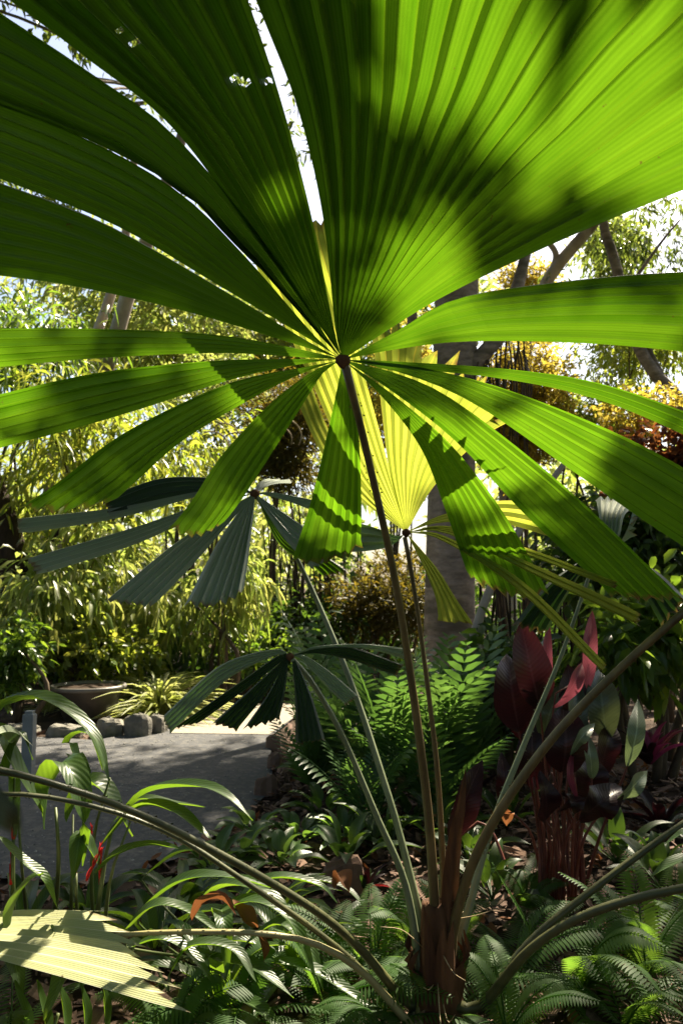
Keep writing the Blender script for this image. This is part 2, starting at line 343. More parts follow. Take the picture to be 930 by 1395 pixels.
# ================================================================== SETTING
def flat_poly(name, pts, z, mat, kind):
    m = M(); m.add([(p[0], p[1], z) for p in pts], [tuple(range(len(pts)))], .5)
    return tag(build(name, m, mat, origin=(0, 0, 0), smooth=False), kind=kind)
m = M()
gx = np.concatenate((np.linspace(-400, -12, 8), np.linspace(-10, 10, 61), np.linspace(12, 400, 8)))
gy = np.concatenate((np.linspace(-60, -2, 5), np.linspace(-1, 18, 61), np.linspace(20, 600, 9)))
PATH_PX = [(-500, 1150), (0, 1196), (140, 1204), (240, 1170), (325, 1118), (368, 1078), (372, 1040), (366, 1005), (400, 978), (520, 962)]
path = [G(*p)[:2] for p in PATH_PX]
fe = [G(*p)[:2] for p in [(520, 950), (400, 958), (235, 962), (228, 992), (130, 1008), (40, 1003), (-500, 990)]]
path = path+fe
def inpath(x, y):
    c = False; n = len(path)
    for i in range(n):
        x1, y1 = path[i]; x2, y2 = path[(i+1) % n]
        if (y1 > y) != (y2 > y) and x < (x2-x1)*(y-y1)/(y2-y1)+x1: c = not c
    return c
def gz(x, y):
    return .0
gv = [(x, y, (-.02 if abs(x) < 10 and -1 <= y <= 18 else -.02)) for y in gy for x in gx]
nx = len(gx)
m.add(gv, [(j*nx+i, j*nx+i+1, (j+1)*nx+i+1, (j+1)*nx+i) for j in range(len(gy)-1) for i in range(nx-1)], .5)
tag(build('ground', m, L['soil'], origin=(0, 0, 0)), kind='structure')
flat_poly('path', path, .0, L['path'], 'structure')
sun_patch = [G(*p)[:2] for p in [(232, 999), (300, 1000), (366, 1001), (400, 978), (520, 962), (520, 950), (400, 958), (235, 962)]]
flat_poly('sunlit_path_tone', sun_patch, .004, solid('sunlit_sand_tone', (.22, .19, .15), (.34, .30, .25), 40, .95, .1, .3, .005), 'structure')  # lighter patch paints sunlight into the path, with a slight sandy tone
# loose gravel on the path
m = M(); k = 0
while k < 1500:
    x, y = rng.uniform(-4, .6), rng.uniform(3, 8)
    if not inpath(x, y): continue
    k += 1; s = rng.uniform(.003, .010); a = rng.uniform(0, 6)
    v = [(x+s*math.cos(a+i*1.57)*rng.uniform(.7, 1.2), y+s*math.sin(a+i*1.57), .001) for i in range(4)]+[(x, y, s*.8)]
    m.add(v, [(0, 1, 4), (1, 2, 4), (2, 3, 4), (3, 0, 4)], rng.uniform(0, 1))
tag(build('loose_gravel', m, L['pebble'], origin=(0, 0, 0), smooth=False), 'fine loose grey gravel scattered over the path', 'gravel', kind='stuff')
# bark mulch
m = M(); k = 0
while k < 9000:
    if k < 6500: x, y = rng.uniform(-1.6, 2.2), rng.uniform(1.7, 5.2)
    else: x, y = rng.uniform(-3.5, 5), rng.uniform(1.5, 9)
    k += 1
    if inpath(x, y): continue
    l = .008+.045*rng.uniform(0, 1)**2; w = l*rng.uniform(.15, .6); a = rng.uniform(0, 6.3); d = np.array([math.cos(a), math.sin(a), rng.normal()*.35]); s = np.array([-math.sin(a), math.cos(a), rng.normal()*.35])
    c = np.array([x, y, rng.uniform(-.012, .022)]); b = np.array([0, 0, .004])
    v = [c-d*l-s*w, c+d*l-s*w*.6, c+d*l*.8+s*w, c-d*l+s*w*.8]; v = v+[p+b for p in v]
    m.add(v, [(4, 5, 6, 7), (0, 1, 5, 4), (1, 2, 6, 5), (2, 3, 7, 6), (3, 0, 4, 7)], np.clip(rng.normal(.45, .3), 0, 1))
tag(build('bark_mulch', m, L['chip'], origin=(0, 0, 0), smooth=False), 'brown bark chips and leaf litter covering the garden bed', 'mulch', kind='stuff')
m = M(); pp = []
while len(pp) < 700:
    x, y = rng.uniform(-1.8, 2.6), rng.uniform(1.8, 6)
    if not inpath(x, y): pp.append((x, y, rng.uniform(.005, .03)))
pp = np.array(pp); dd = rng.normal(size=(len(pp), 3)); dd[:, 2] *= .25
leaves(m, pp, dd, .07, .028, normals=rng.normal(size=(len(pp), 3))*.5+np.array([0, 0, 1.]), droop=.05)
tag(build('leaf_litter', m, L['dead'], origin=(0, 0, 0)), 'dry brown fallen leaves lying on the mulch', 'leaf litter', kind='stuff')

# stones along the path
def rock(px, py, wpx, hpx, label, mat='stone', name='edging_stone', cat='stone', group='rough stones edging the path', depth=.8):
    g = G(px, py); s = g[1]/F; w = wpx*s/2; h = hpx*s; m = M(); vs = []; r = random.Random(px*7+py)
    na, nb = 12, 7; ph = [r.uniform(0, 6) for _ in range(4)]
    for j in range(nb):
        t = j/(nb-1)*math.pi*.5
        for i in range(na):
            a = 2*math.pi*i/na; q = 1+.12*math.sin(2*a+ph[0])+.10*math.sin(3*a+ph[1])
            ca, sa = math.cos(a), math.sin(a); sq = (abs(ca)**3.+abs(sa)**3.)**(-1/3.)
            rr = max(math.cos(t), 0)**.28*q*sq*.85*(1+.05*r.uniform(-1, 1))
            vs.append((g[0]+w*rr*ca, g[1]+w*depth+w*depth*rr*sa, -.03+(h+.03)*math.sin(t)**.55*(1+.10*math.sin(a+ph[2]))+r.uniform(-.01, .01)))
    m.add(vs, [(j*na+i, j*na+(i+1) % na, (j+1)*na+(i+1) % na, (j+1)*na+i) for j in range(nb-1) for i in range(na)], r.uniform(.2, .8))
    return tag(build(name, m, L[mat], smooth=False), label, cat, group)
for a in [(145, 1003, 46, 20, 'squat rough stone in the path edging right under the dark bowl'),
          (184, 1004, 40, 26, 'upright square stone in the path edging right of the bowl'),
          (213, 999, 28, 22, 'small stone at the corner of the path edging below the strappy plant'),
          (85, 1005, 52, 13, 'low wide stone in the path edging left of the bowl'),
          (20, 1003, 60, 11, 'low stone at the far left of the path edging'),
          (240, 975, 24, 14, 'small pale stone beside the sunny stretch of path'),
          (262, 968, 22, 12, 'tiny stone at the back of the sunny stretch of path')]: rock(*a)
for a in [(372, 1020, 22, 16, 'brown brick edging stone beside the path, farthest of its row'),
          (374, 1048, 26, 20, 'brown brick edging stone beside the path, middle of its row'),
          (362, 1085, 34, 22, 'brown brick edging stone beside the path, nearest of its row')]: rock(*a, mat='brick', group='brown edging stones right of the path')
rock(468, 1215, 58, 36, 'pale brown block half buried in the mulch by the palm', mat='brick', name='half_buried_block', cat='block', group=None)
rock(700, 1180, 40, 16, 'flat brown stone lying on the mulch', mat='brick', name='flat_stone', cat='stone', group=None)
# post
g = G(38, 1060); m = M(); s = g[1]/F*7
for z0, z1, w in ((0, .38, s), (.38, .40, s*.7)):
    m.add([(g[0]+a*w, g[1]+b*w, z) for z in (z0, z1) for a, b in ((-1, -1), (1, -1), (1, 1), (-1, 1))], [(0, 1, 5, 4), (1, 2, 6, 5), (2, 3, 7, 6), (3, 0, 4, 7), (4, 5, 6, 7)])
tag(build('short_post', m, L['metal'], smooth=False), 'short grey square post standing beside the path', 'post')

# pot
def lathe(m, c, prof, n=32, tint=.5):
    vs = [(c[0]+r*math.cos(2*math.pi*i/n), c[1]+r*math.sin(2*math.pi*i/n), c[2]+z) for r, z in prof for i in range(n)]
    m.add(vs, [(j*n+i, j*n+(i+1) % n, (j+1)*n+(i+1) % n, (j+1)*n+i) for j in range(len(prof)-1) for i in range(n)], tint)
g = G(104, 990); g[1] += .3; R0 = 48*g[1]/F
pot = empty('bowl_planter', g, 'wide dark glazed bowl planter behind the stone path edging', 'planter')
m = M(); lathe(m, g, [(R0*.55, 0), (R0*.62, .02), (R0*.80, .14), (R0*.92, .25), (R0*.95, .275)]); build('bowl', m, L['pot'], pot)
m = M(); lathe(m, g, [(R0*.94, .27), (R0*1.03, .275), (R0*1.04, .30), (R0*1.0, .31), (R0*.93, .305), (R0*.9, .27)]); build('rim', m, solid('lit_pot_rim', (.10, .09, .08), (.16, .15, .135), 12, .4, .5, .1), pot)  # rim colour lightened to paint in the light along the edge
m = M(); lathe(m, g, [(R0*.91, .285), (R0*.5, .295), (.001, .30)]); build('potting_soil', m, L['soil'], pot)

# ================================================================== THE FAN PALM
BASE = G(597, 1392); BASE[1] = 2.25; BASE[2] = 0.0
PX0 = 597
palm = empty('fan_palm', BASE, 'tall fan palm with pleated green fronds spreading over the garden bed', 'palm tree')
# trunk
m = M()
nb = 18
for j in range(1):
    tube(m, [(BASE[0], BASE[1], -.02), (BASE[0]+.003, BASE[1], .12), (BASE[0]-.004, BASE[1], .30)], [.075, .055, .036], 12, 14)
build('trunk', m, L['sheath'], palm)
for i in range(14):
    m = M(); a = i*2.4; c = BASE+np.array([.055*math.cos(a), .055*math.sin(a), .0]); o = np.array([.022*math.cos(a), .022*math.sin(a), 0])
    blade(m, [c, c+o+np.array([0, 0, .13]), c+o*(.2+.5*(i % 4))+np.array([0, 0, .19+.045*(i % 4)])], .042, side=(-math.sin(a), math.cos(a), 0), fold=.5, wave=.06, tint=random.uniform(.3, .9), nu=8)
    build('leaf_base', m, L['sheath'], palm)
for i in range(10):
    m = M(); a = random.uniform(0, 6.3); p = BASE+np.array([.05*math.cos(a), .05*math.sin(a), random.uniform(.05, .3)])
    e = np.array([math.cos(a), math.sin(a)-.4, 0])*random.uniform(.08, .22)
    tube(m, [p, p+e*.5+np.array([0, 0, random.uniform(-.02, .09)]), p+e+np.array([0, 0, random.uniform(-.08, .12)])], [.0018, .0012, .0006], 8, 4)
    build('dry_fibre', m, L['fibre'], palm)

def frond(name_lbl, pet, pr, pmat, spines=60):
    """a frond part of the palm: Empty > petiole, leaf_segment..."""
    e = empty('frond', BASE, name_lbl, parent=palm)
    m = M(); tube(m, pet, pr, 26, 8, .5, .75, spines); build('petiole', m, L[pmat], e)
    return e
def segs(e, mat, items, hub, pn, **kw):
    for i, it in enumerate(items):
        rays, npl = it[0], it[1]; o = dict(kw); o.update(it[2] if len(it) > 2 else {})
        k = o.pop('k', 1.0); mt = o.pop('mat', mat); lift = o.pop('lift', 0); sag = o.pop('sag', 0.0)
        R3 = []
        for rpts in rays:
            pts = [hub]
            for q in rpts:
                if len(q) == 3: p = P(*q)
                else:
                    p = PL(q[0], q[1], hub+np.array([0, lift, 0]), pn)
                    if k != 1: p = P(q[0], q[1], hub[1]+(p[1]-hub[1])*k)
                pts.append(p)
            R3.append(pts)
        build('leaf_segment', segment(R3, npl, seed=i+int(hub[0]*1000), **o), L[mt], e, smooth=False)
    # hub knot
def knot(e, hub, r, mat):
    m = M(); a = [(r*.3, -r*1.2), (r, -r*.4), (r, r*.3), (r*.4, r*.8)]; lathe(m, hub, a, 10); build('hub', m, L[mat], e)

# --- main frond A
hA = P(467, 490, 1.75)
slope = .70; nA = np.array([0, slope, 1.0]); nA = nA/np.linalg.norm(nA)
fA = frond('largest frond, spread overhead with light shining through it', [BASE+np.array([0, 0, .12]), P(592, 1240, 2.24), P(580, 1080, 2.17), P(545, 830, 2.02), P(505, 640, 1.88), P(470, 497, 1.755)], [.022, .017, .0145, .0125, .012, .013], 'petiole_brown', 70)
knot(fA, hA, .017, 'sheath')
A = [
 # s1 bottom centre
 ([[(448, 580), (424, 680), (398, 762)], [(463, 600), (445, 690), (428, 762)], [(478, 590), (470, 690), (460, 756)], [(487, 580), (492, 680), (491, 742)]], 6, {'k': .8, 'amp': .17}),
 # s2
 ([[(520, 540), (573, 610), (605, 690), (638, 785)], [(545, 550), (610, 625), (665, 710), (700, 806)], [(545, 545), (620, 612), (690, 705), (747, 806)]], 7, {'k': .75, 'amp': .17}),
 # s3
 ([[(530, 530), (620, 600), (720, 705), (832, 808)], [(560, 526), (650, 590), (770, 690), (885, 812)], [(560, 515), (640, 560), (780, 672), (926, 812)]], 6, {'k': .72, 'amp': .17}),
 # s4
 ([[(560, 512), (655, 555), (790, 648), (910, 730), (1010, 790)], [(570, 504), (700, 545), (830, 610), (960, 690), (1060, 760)], [(560, 498), (690, 530), (850, 594), (980, 665), (1080, 730)]], 6, {'k': .75, 'amp': .17}),
 # s5
 ([[(540, 500), (690, 516), (820, 545), (950, 600), (1060, 660)], [(540, 492), (700, 503), (820, 522), (950, 566), (1080, 620)]], 3, {'k': .85, 'amp': .27}),
 # s6
 ([[(540, 475), (640, 463), (800, 465), (950, 478), (1090, 500)], [(545, 462), (650, 436), (800, 420), (950, 420), (1100, 430)], [(540, 450), (620, 405), (770, 380), (930, 366), (1090, 362)]], 8, {}),
 # s7 the great undivided fan
 ([[(490, 474), (590, 408), (720, 340), (860, 275), (1060, 190)], [(492, 466), (600, 350), (740, 230), (900, 110), (1060, -10)], [(484, 462), (560, 300), (660, 130), (770, -40), (850, -160)], [(472, 460), (510, 280), (555, 90), (590, -60), (620, -210)], [(464, 455), (470, 280), (470, 110), (470, -50), (465, -210)], [(457, 450), (441, 300), (408, 150), (352, 0), (290, -160)]], 18, {'amp': .5, 'nu': 40}),
 # s8 upper left
 ([[(456, 452), (426, 300), (385, 140), (340, 0), (285, -150)], [(450, 455), (385, 300), (300, 150), (200, 0), (120, -110)], [(447, 460), (340, 310), (235, 170), (120, 75), (20, -2), (-80, -75)]], 10, {'nu': 110, 'sub': 4, 'holes': [(182, 56, 10, 6), (166, 42, 9, 3), (333, 113, 9, 4), (322, 107, 6, 2), (364, 110, 7, 2)]}),
 # s9 with slit
 ([[(447, 462), (368, 338), (240, 184), (130, 100), (30, 32), (-60, -28)], [(440, 462), (340, 350), (200, 215), (50, 130), (-130, 40)], [(438, 455), (335, 332), (236, 250), (80, 170), (-180, 80)]], 7, {}),
 ([[(433, 462), (330, 342), (236, 252), (80, 168), (-180, 74)], [(428, 462), (310, 370), (180, 280), (30, 215), (-180, 130)], [(425, 464), (300, 388), (160, 305), (0, 240), (-190, 170)]], 7, {}),
 # s10
 ([[(425, 468), (312, 398), (150, 304), (0, 244), (-200, 180)], [(425, 472), (300, 420), (130, 345), (0, 312), (-200, 280)], [(420, 474), (260, 424), (110, 388), (0, 371), (-200, 345)]], 7, {}),
 # s11
 ([[(420, 478), (300, 456), (140, 447), (0, 446), (-180, 450)], [(420, 484), (300, 474), (140, 474), (0, 478), (-180, 490)], [(420, 487), (300, 480), (140, 486), (0, 498), (-180, 515)]], 5, {'k': .9, 'amp': .27}),
 # s12
 ([[(420, 489), (300, 490), (140, 505), (0, 535), (-160, 575)], [(420, 492), (300, 505), (140, 545), (0, 585), (-160, 630)], [(420, 494), (320, 515), (190, 556), (90, 585), (0, 608), (-140, 650)]], 5, {'k': .85, 'amp': .27}),
 # s13
 ([[(420, 499), (310, 522), (170, 588), (80, 655), (26, 690)], [(420, 502), (320, 535), (210, 600), (130, 655), (80, 688)], [(422, 504), (350, 538), (250, 598), (190, 650), (152, 684)]], 5, {'k': .8, 'amp': .17}),
 # s14
 ([[(425, 506), (365, 552), (300, 622), (262, 680), (232, 718)], [(432, 508), (380, 560), (325, 640), (290, 695), (265, 726)], [(440, 508), (405, 562), (360, 632), (325, 685), (300, 716)]], 5, {'k': .8, 'amp': .17}),
]
segs(fA, 'palm', A, hA, nA, up=(0, .3, 1), amp=.42, bulge=-.06)

# --- frond B (young, glowing yellow green)
hB = P(553, 725, 2.2)
fB = frond('young frond glowing yellow green in the sun', [BASE+np.array([.01, .02, .1]), P(604, 1240, 2.28), P(596, 1060, 2.27), P(575, 880, 2.24), P(560, 780, 2.22), P(551, 732, 2.2)], [.016, .013, .0105, .009, .008, .0085], 'petiole_brown', 50)
knot(fB, hB, .012, 'sheath')
nB = unit([0, 1.0, .42])
Bsegs = [
 ([[(480, 640), (415, 500), (330, 322)], [(500, 620), (450, 470), (385, 315)], [(520, 600), (480, 450), (444, 300)]], 7, {}),
 ([[(530, 640), (515, 520), (500, 420)], [(555, 620), (560, 540), (560, 470)], [(580, 640), (610, 575), (620, 510)], [(592, 660), (650, 600), (688, 575)]], 9, {'tooth': .9}),
 ([[(490, 680), (440, 620), (404, 545)], [(505, 670), (450, 590), (418, 505)]], 3, {'lift': .05}),
 ([[(575, 770), (592, 812), (597, 846)], [(595, 775), (620, 815), (644, 850)]], 4, {'k': -.6}),
 ([[(600, 712), (680, 712), (765, 736)], [(600, 702), (680, 682), (770, 690)]], 3, {'lift': .03, 'k': .6}),
 ([[(610, 722), (720, 758), (838, 803)], [(612, 717), (720, 748), (838, 793)]], 2, {'k': -.8}),
 ([[(610, 728), (740, 790), (868, 852)], [(612, 722), (745, 778), (872, 836)]], 2, {'k': -1.0}),
 ([[(600, 736), (700, 800), (818, 914)], [(604, 730), (710, 792), (826, 906)]], 2, {'k': -1.1, 'tooth': .3}),
 ([[(535, 742), (500, 750), (440, 752)], [(540, 730), (500, 715), (430, 700)]], 3, {'mat': 'palm_sky_sheen', 'lift': .08}),
]
segs(fB, 'palm_young', Bsegs, hB, nB, up=(0, 1, 1), amp=.2)

# --- frond C (grey sky sheen in its colour, left)
hC = P(347, 672, 2.55)
fC = frond('grey green frond with sky sheen drooping above the path', [BASE+np.array([-.02, .02, .1]), P(575, 1265, 2.28), P(545, 1140, 2.33), P(522, 1062, 2.37), P(480, 935, 2.45), P(428, 810, 2.52), P(380, 715, 2.56), P(349, 676, 2.552)], [.019, .015, .013, .0125, .0115, .010, .009, .010], 'petiole_grey', 60)
knot(fC, hC, .016, 'sheath')
nC = unit([0, -1.0, .75])
Cs = [
 ([[(300, 652), (220, 650), (140, 678)], [(300, 668), (220, 678), (150, 702)]], 4, {'mat': 'palm_shaded'}),
 ([[(280, 668), (160, 690), (24, 705)], [(280, 674), (160, 705), (26, 726)]], 3, {}),
 ([[(290, 682), (180, 718), (36, 760)], [(290, 690), (190, 738), (52, 782)]], 4, {}),
 ([[(300, 698), (230, 745), (142, 818)], [(318, 705), (265, 765), (208, 824)]], 6, {}),
 ([[(330, 690), (295, 740), (253, 820)], [(340, 695), (318, 760), (290, 824)], [(346, 695), (338, 760), (331, 806)]], 6, {}),
 ([[(358, 690), (385, 730), (425, 775)], [(365, 684), (405, 710), (460, 752)]], 5, {}),
 ([[(365, 675), (400, 685), (470, 712)], [(368, 670), (405, 676), (480, 692)]], 3, {}),
 ([[(350, 660, 2.65), (358, 655, 2.8), (365, 654, 2.95)], [(362, 662, 2.65), (380, 657, 2.8), (398, 656, 2.95)]], 5, {'amp': .4}),
 ([[(380, 740), (425, 770), (440, 785)], [(395, 735), (440, 755), (475, 778)]], 4, {'mat': 'palm', 'k': .7}),
]
segs(fC, 'palm_sky_sheen', Cs, hC, nC, up=(0, -1, 1), amp=.24)

# --- frond D (low, shade painted dark)
hD = P(395, 894, 2.15)
fD = frond('low dark shaded frond hanging in front of the path', [BASE+np.array([-.03, 0, .08]), P(572, 1320, 2.25), P(552, 1205, 2.25), P(512, 1110, 2.24), P(465, 1000, 2.21), P(425, 930, 2.18), P(397, 897, 2.152)], [.019, .015, .0125, .0115, .0105, .0095, .010], 'petiole_grey', 60)
knot(fD, hD, .011, 'sheath')
nD = unit([0, -1.0, .35])
Ds = [
 ([[(375, 884), (300, 906), (222, 975)], [(378, 892), (310, 925), (232, 998)]], 4, {'mat': 'palm_sky_sheen'}),
 ([[(380, 892), (325, 930), (236, 992)], [(385, 900), (340, 935), (270, 985)]], 4, {}),
 ([[(385, 900), (345, 935), (290, 984)], [(388, 905), (362, 945), (322, 994)]], 4, {}),
 ([[(387, 905), (365, 945), (332, 992)], [(392, 908), (388, 945), (380, 980)]], 5, {}),
 ([[(398, 905), (402, 960), (402, 1012)], [(404, 902), (425, 950), (443, 1008)]], 5, {}),
 ([[(410, 898), (440, 930), (470, 960)], [(415, 893), (450, 915), (488, 948)]], 5, {'mat': 'palm_sky_sheen'}),
 ([[(430, 890), (480, 900), (540, 920)], [(430, 884), (480, 882), (548, 905)]], 4, {}),
 ([[(430, 884), (500, 884), (560, 900)], [(432, 880), (500, 877), (562, 884)]], 2, {'mat': 'palm_sky_sheen'}),
]
segs(fD, 'palm_shaded', Ds, hD, nD, up=(0, -1, 1), amp=.26)

# fan made by rule for the fronds that leave the frame
def fan(e, mat, hub, ax, nrm, Rr, nseg, a0, a1, droop=.25, npl=5, fill=.75, seed=0):
    ax = unit(ax); nrm = unit(np.array(nrm)-ax*np.dot(nrm, ax)); b = np.cross(nrm, ax); r = random.Random(seed)
    for i in range(nseg):
        an = R(a0+(a1-a0)*(i+.5)/nseg); hw = R((a1-a0)/nseg*fill*.5); RR = Rr*r.uniform(.88, 1.08); rays = []
        for d in (-hw, 0, hw):
            dr = ax*math.cos(an+d)+b*math.sin(an+d)
            rays.append([hub]+[hub+dr*RR*u-np.array([0, 0, 1.])*RR*droop*u*u*(1-.3*math.cos(an))+nrm*.02*u for u in (.3, .65, 1.0)])
        build('leaf_segment', segment(rays, npl, seed=seed+i, nu=14), L[mat], e, smooth=False)
# --- F: hidden behind the main frond, top gleaming
hF = P(812, 752, 2.75)
fF = frond('frond whose pale gleaming top shows behind the big frond', [BASE+np.array([.03, .03, .1]), P(632, 1260, 2.3), P(668, 1130, 2.4), P(715, 1010, 2.5), P(765, 890, 2.62), P(805, 775, 2.74), P(811, 755, 2.75)], [.019, .015, .013, .0115, .010, .0085, .009], 'petiole_grey', 50)
segs(fF, 'palm_sky_sheen', [
 ([[(818, 730, 2.72), (815, 700, 2.75), (812, 678, 2.85)], [(840, 735, 2.68), (850, 700, 2.72), (868, 682, 2.85)]], 6, {'amp': .4}),
 ([[(840, 745, 2.65), (850, 735, 2.55), (858, 728, 2.5)], [(848, 735, 2.65), (860, 712, 2.6), (866, 690, 2.6)]], 4, {}),
 ([[(780, 740, 2.8), (740, 725, 2.9), (700, 690, 3.0)], [(785, 730, 2.8), (760, 700, 2.9), (735, 690, 3.0)]], 4, {}),
 ([[(780, 770, 2.72), (740, 800, 2.68), (700, 850, 2.65)], [(795, 775, 2.72), (770, 815, 2.68), (745, 862, 2.65)]], 4, {'mat': 'palm_shaded'}),
 ([[(830, 770, 2.7), (870, 800, 2.65), (900, 850, 2.6)], [(840, 760, 2.7), (890, 775, 2.65), (935, 815, 2.6)]], 4, {'mat': 'palm_shaded'}),
], hF, nC, up=(0, -1, 1), amp=.28)
# --- E right brown petiole
hE = P(1130, 660, 1.75)
fE = frond('frond on a thick brown stalk rising to the right', [BASE+np.array([.03, -.02, .1]), P(618, 1260, 2.22), P(655, 1150, 2.15), P(740, 1020, 2.05), P(850, 905, 1.95), P(1000, 775, 1.82), hE], [.021, .018, .0155, .0135, .012, .011, .011], 'petiole_brown', 80)
fan(fE, 'palm', hE, [.8, -.1, .2], [0, .3, 1], .6, 7, -95, 95, .3, 4, .75, 5)
# --- G right low petioles
hG = P(1080, 1200, 1.75)
fG = frond('low frond stalk arching to the right over the ferns', [BASE+np.array([.04, -.03, .05]), P(655, 1370, 2.2), P(720, 1295, 2.1), P(800, 1245, 2.0), P(930, 1210, 1.87), hG], [.020, .017, .0145, .013, .012, .011], 'petiole', 90)
fan(fG, 'palm', hG, [.8, -.3, .1], [0, 0, 1], .6, 7, -90, 90, .35, 4, .75, 15)
hG2 = P(1040, 1060, 2.3)
fG2 = frond('straight green frond stalk slanting up to the right', [BASE+np.array([.04, .02, .05]), P(650, 1375, 2.28), P(715, 1290, 2.3), P(790, 1225, 2.3), P(930, 1122, 2.3), hG2], [.018, .0145, .0125, .0115, .0105, .010], 'petiole', 60)
fan(fG2, 'palm', hG2, [.9, .1, .3], [-.3, 0, 1], .6, 7, -85, 85, .35, 4, .75, 25)
# --- H left low petioles
hH = P(-45, 1040, 1.75)
fH = frond('long frond stalk arching low to the left edge', [BASE+np.array([-.04, 0, .06]), P(560, 1372, 2.24), P(480, 1282, 2.15), P(390, 1215, 2.05), P(210, 1118, 1.9), P(60, 1064, 1.8), hH], [.020, .016, .0135, .0125, .0115, .0105, .010], 'petiole', 70)
segs(fH, 'palm_sky_sheen', [([[(-10, 1010), (30, 996), (76, 990)], [(-10, 1015), (30, 1006), (74, 1000)]], 3, {}),
                       ([[(-20, 1060), (5, 1085), (30, 1112)], [(-25, 1065), (-10, 1095), (10, 1125)]], 3, {})], hH, unit([0, .2, 1]), up=(0, 0, 1))
fan(fH, 'palm_sky_sheen', hH, [-.9, -.1, .1], [0, -.2, 1], .6, 7, -90, 90, .35, 4, .75, 35)
hH2 = P(-70, 1085, 1.95)
fH2 = frond('thin green frond stalk running below its neighbour to the left', [BASE+np.array([-.045, -.01, .05]), P(555, 1388, 2.24), P(470, 1300, 2.2), P(350, 1212, 2.12), P(215, 1128, 2.05), P(60, 1085, 2.0), hH2], [.016, .012, .010, .0092, .0085, .0078, .0075], 'petiole', 50)
fan(fH2, 'palm', hH2, [-.9, 0, .0], [0, -.2, 1], .5, 7, -90, 90, .35, 4, .75, 45)
# --- I pale sunlit segment at the lower left
hI = P(-150, 1285, 1.97)
fI = frond('pale sunlit frond at the lower left corner with jagged tips', [BASE+np.array([-.04, -.02, .06]), P(566, 1400, 2.2), P(500, 1330, 2.16), P(440, 1290, 2.12), P(360, 1272, 2.08), P(230, 1270, 2.08), P(150, 1276, 2.10), P(0, 1296, 2.10), P(-120, 1300, 2.06), hI+np.array([0, .02, -.01])], [.018, .0135, .011, .0095, .0085, .0075, .007, .0065, .0065], 'petiole_pale', 130)
nI = unit([0.08, -.06, 1.0])
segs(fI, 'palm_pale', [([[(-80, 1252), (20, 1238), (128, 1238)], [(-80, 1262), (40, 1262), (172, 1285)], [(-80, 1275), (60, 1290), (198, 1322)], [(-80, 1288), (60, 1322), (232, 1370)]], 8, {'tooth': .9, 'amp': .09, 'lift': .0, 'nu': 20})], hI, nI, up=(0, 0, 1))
fan(fI, 'palm_pale', hI, [-.9, -.1, .0], [0, -.3, 1], .5, 7, -90, 90, .25, 5, .8, 55)
# central spear / old stub
m = M(); blade(m, [BASE+np.array([.02, -.02, .1]), P(618, 1170, 2.2), P(634, 1045, 2.2)], .045, side=(1, 0, 0), fold=.5, wave=.0, tint=.6, nu=10); build('old_leaf_stub', m, L['sheath'], palm)

# ================================================================== UNDERSTOREY
def z0(px, py): return G(px, py)
def petal(parent, name, mat, pts, wpx, prof='paddle', stalk=None, side=None, **kw):
    """leaf part from survey points (px,py,Y)"""
    p3 = [P(*p) for p in pts]; w = wpx*pts[len(pts)//2][2]/F
    m = M(); blade(m, p3, w, prof=prof, side=side, tint=random.uniform(.2, .8), **kw)
    return build(name, m, L[mat], parent)
# --- purple calathea
b = G(758, 1228); Yc = b[1]
cal = empty('purple_calathea', b, 'tall clump of dark maroon paddle leaves on red stalks', 'plant')
items = [('maroon', (706, 996), (690, 890), 52, .06), ('maroon', (735, 968), (708, 846), 48, .0), ('pink', (748, 952), (747, 842), 14, .1), ('pink', (799, 942), (806, 832), 21, .1),
 ('pink', (752, 964), (792, 903), 22, -.02), ('darksilver', (790, 1030), (784, 925), 36, .05), ('darksilver', (826, 1008), (815, 912), 46, .1), ('maroon', (765, 1055), (766, 965), 50, -.05),
 ('silver', (853, 1046), (868, 953), 24, -.05), ('silver', (806, 1062), (798, 1000), 22, -.08), ('silver', (824, 1102), (882, 1050), 26, -.1), ('maroon', (788, 1118), (846, 1072), 42, -.1),
 ('maroon', (614, 1150), (656, 1036), 36, .1), ('maroon', (683, 1096), (682, 1024), 20, .0), ('maroon', (730, 1075), (724, 985), 40, .1), ('maroon', (742, 1120), (735, 1050), 34, -.1),
 ('maroon', (800, 1090), (792, 1020), 40, .0), ('darksilver', (740, 1010), (768, 930), 34, .08), ('maroon', (770, 1000), (772, 905), 40, .12), ('silver', (776, 1030), (810, 985), 18, -.1),
 ('pink', (786, 1090), (781, 1020), 10, -.12), ('maroon', (815, 1060), (835, 985), 36, .1), ('maroon', (760, 1105), (795, 1085), 30, -.15), ('darksilver', (735, 945), (742, 870), 28, .25), ('maroon', (720, 1010), (700, 940), 40, .2)]
for i, (mt, a, t, w, dy) in enumerate(items):
    Y = Yc+dy; mid = ((a[0]+t[0])/2+random.uniform(-4, 4), (a[1]+t[1])/2)
    sd = (1, random.uniform(-.7, .7), 0)
    p = petal(cal, 'leaf', mt, [(a[0], a[1], Y), (mid[0]+random.uniform(-6, 6), mid[1], Y-.05), (t[0], t[1], Y+random.uniform(-.02, .08))], w*(1.15 if mt == 'maroon' else .95), 'paddle', side=sd, fold=.16 if mt != 'pink' else .3, wave=.07, up=(0, -1, .2), nu=14)
    m = M(); bx = b[0]+(a[0]-758)/F*Yc*.28+random.uniform(-.03, .03)
    tube(m, [(bx, b[1]+random.uniform(-.06, .06), -.01), ((bx+P(a[0], a[1], Y)[0])/2-(.02 if a[0] > 758 else -.02), Y, .25), P(a[0], a[1], Y), P(mid[0], mid[1], Y-.012)], [.007, .006, .0045, .0022], 12, 6, random.uniform(.1, .9)); build('leaf_stalk', m, L['redstem'], p)
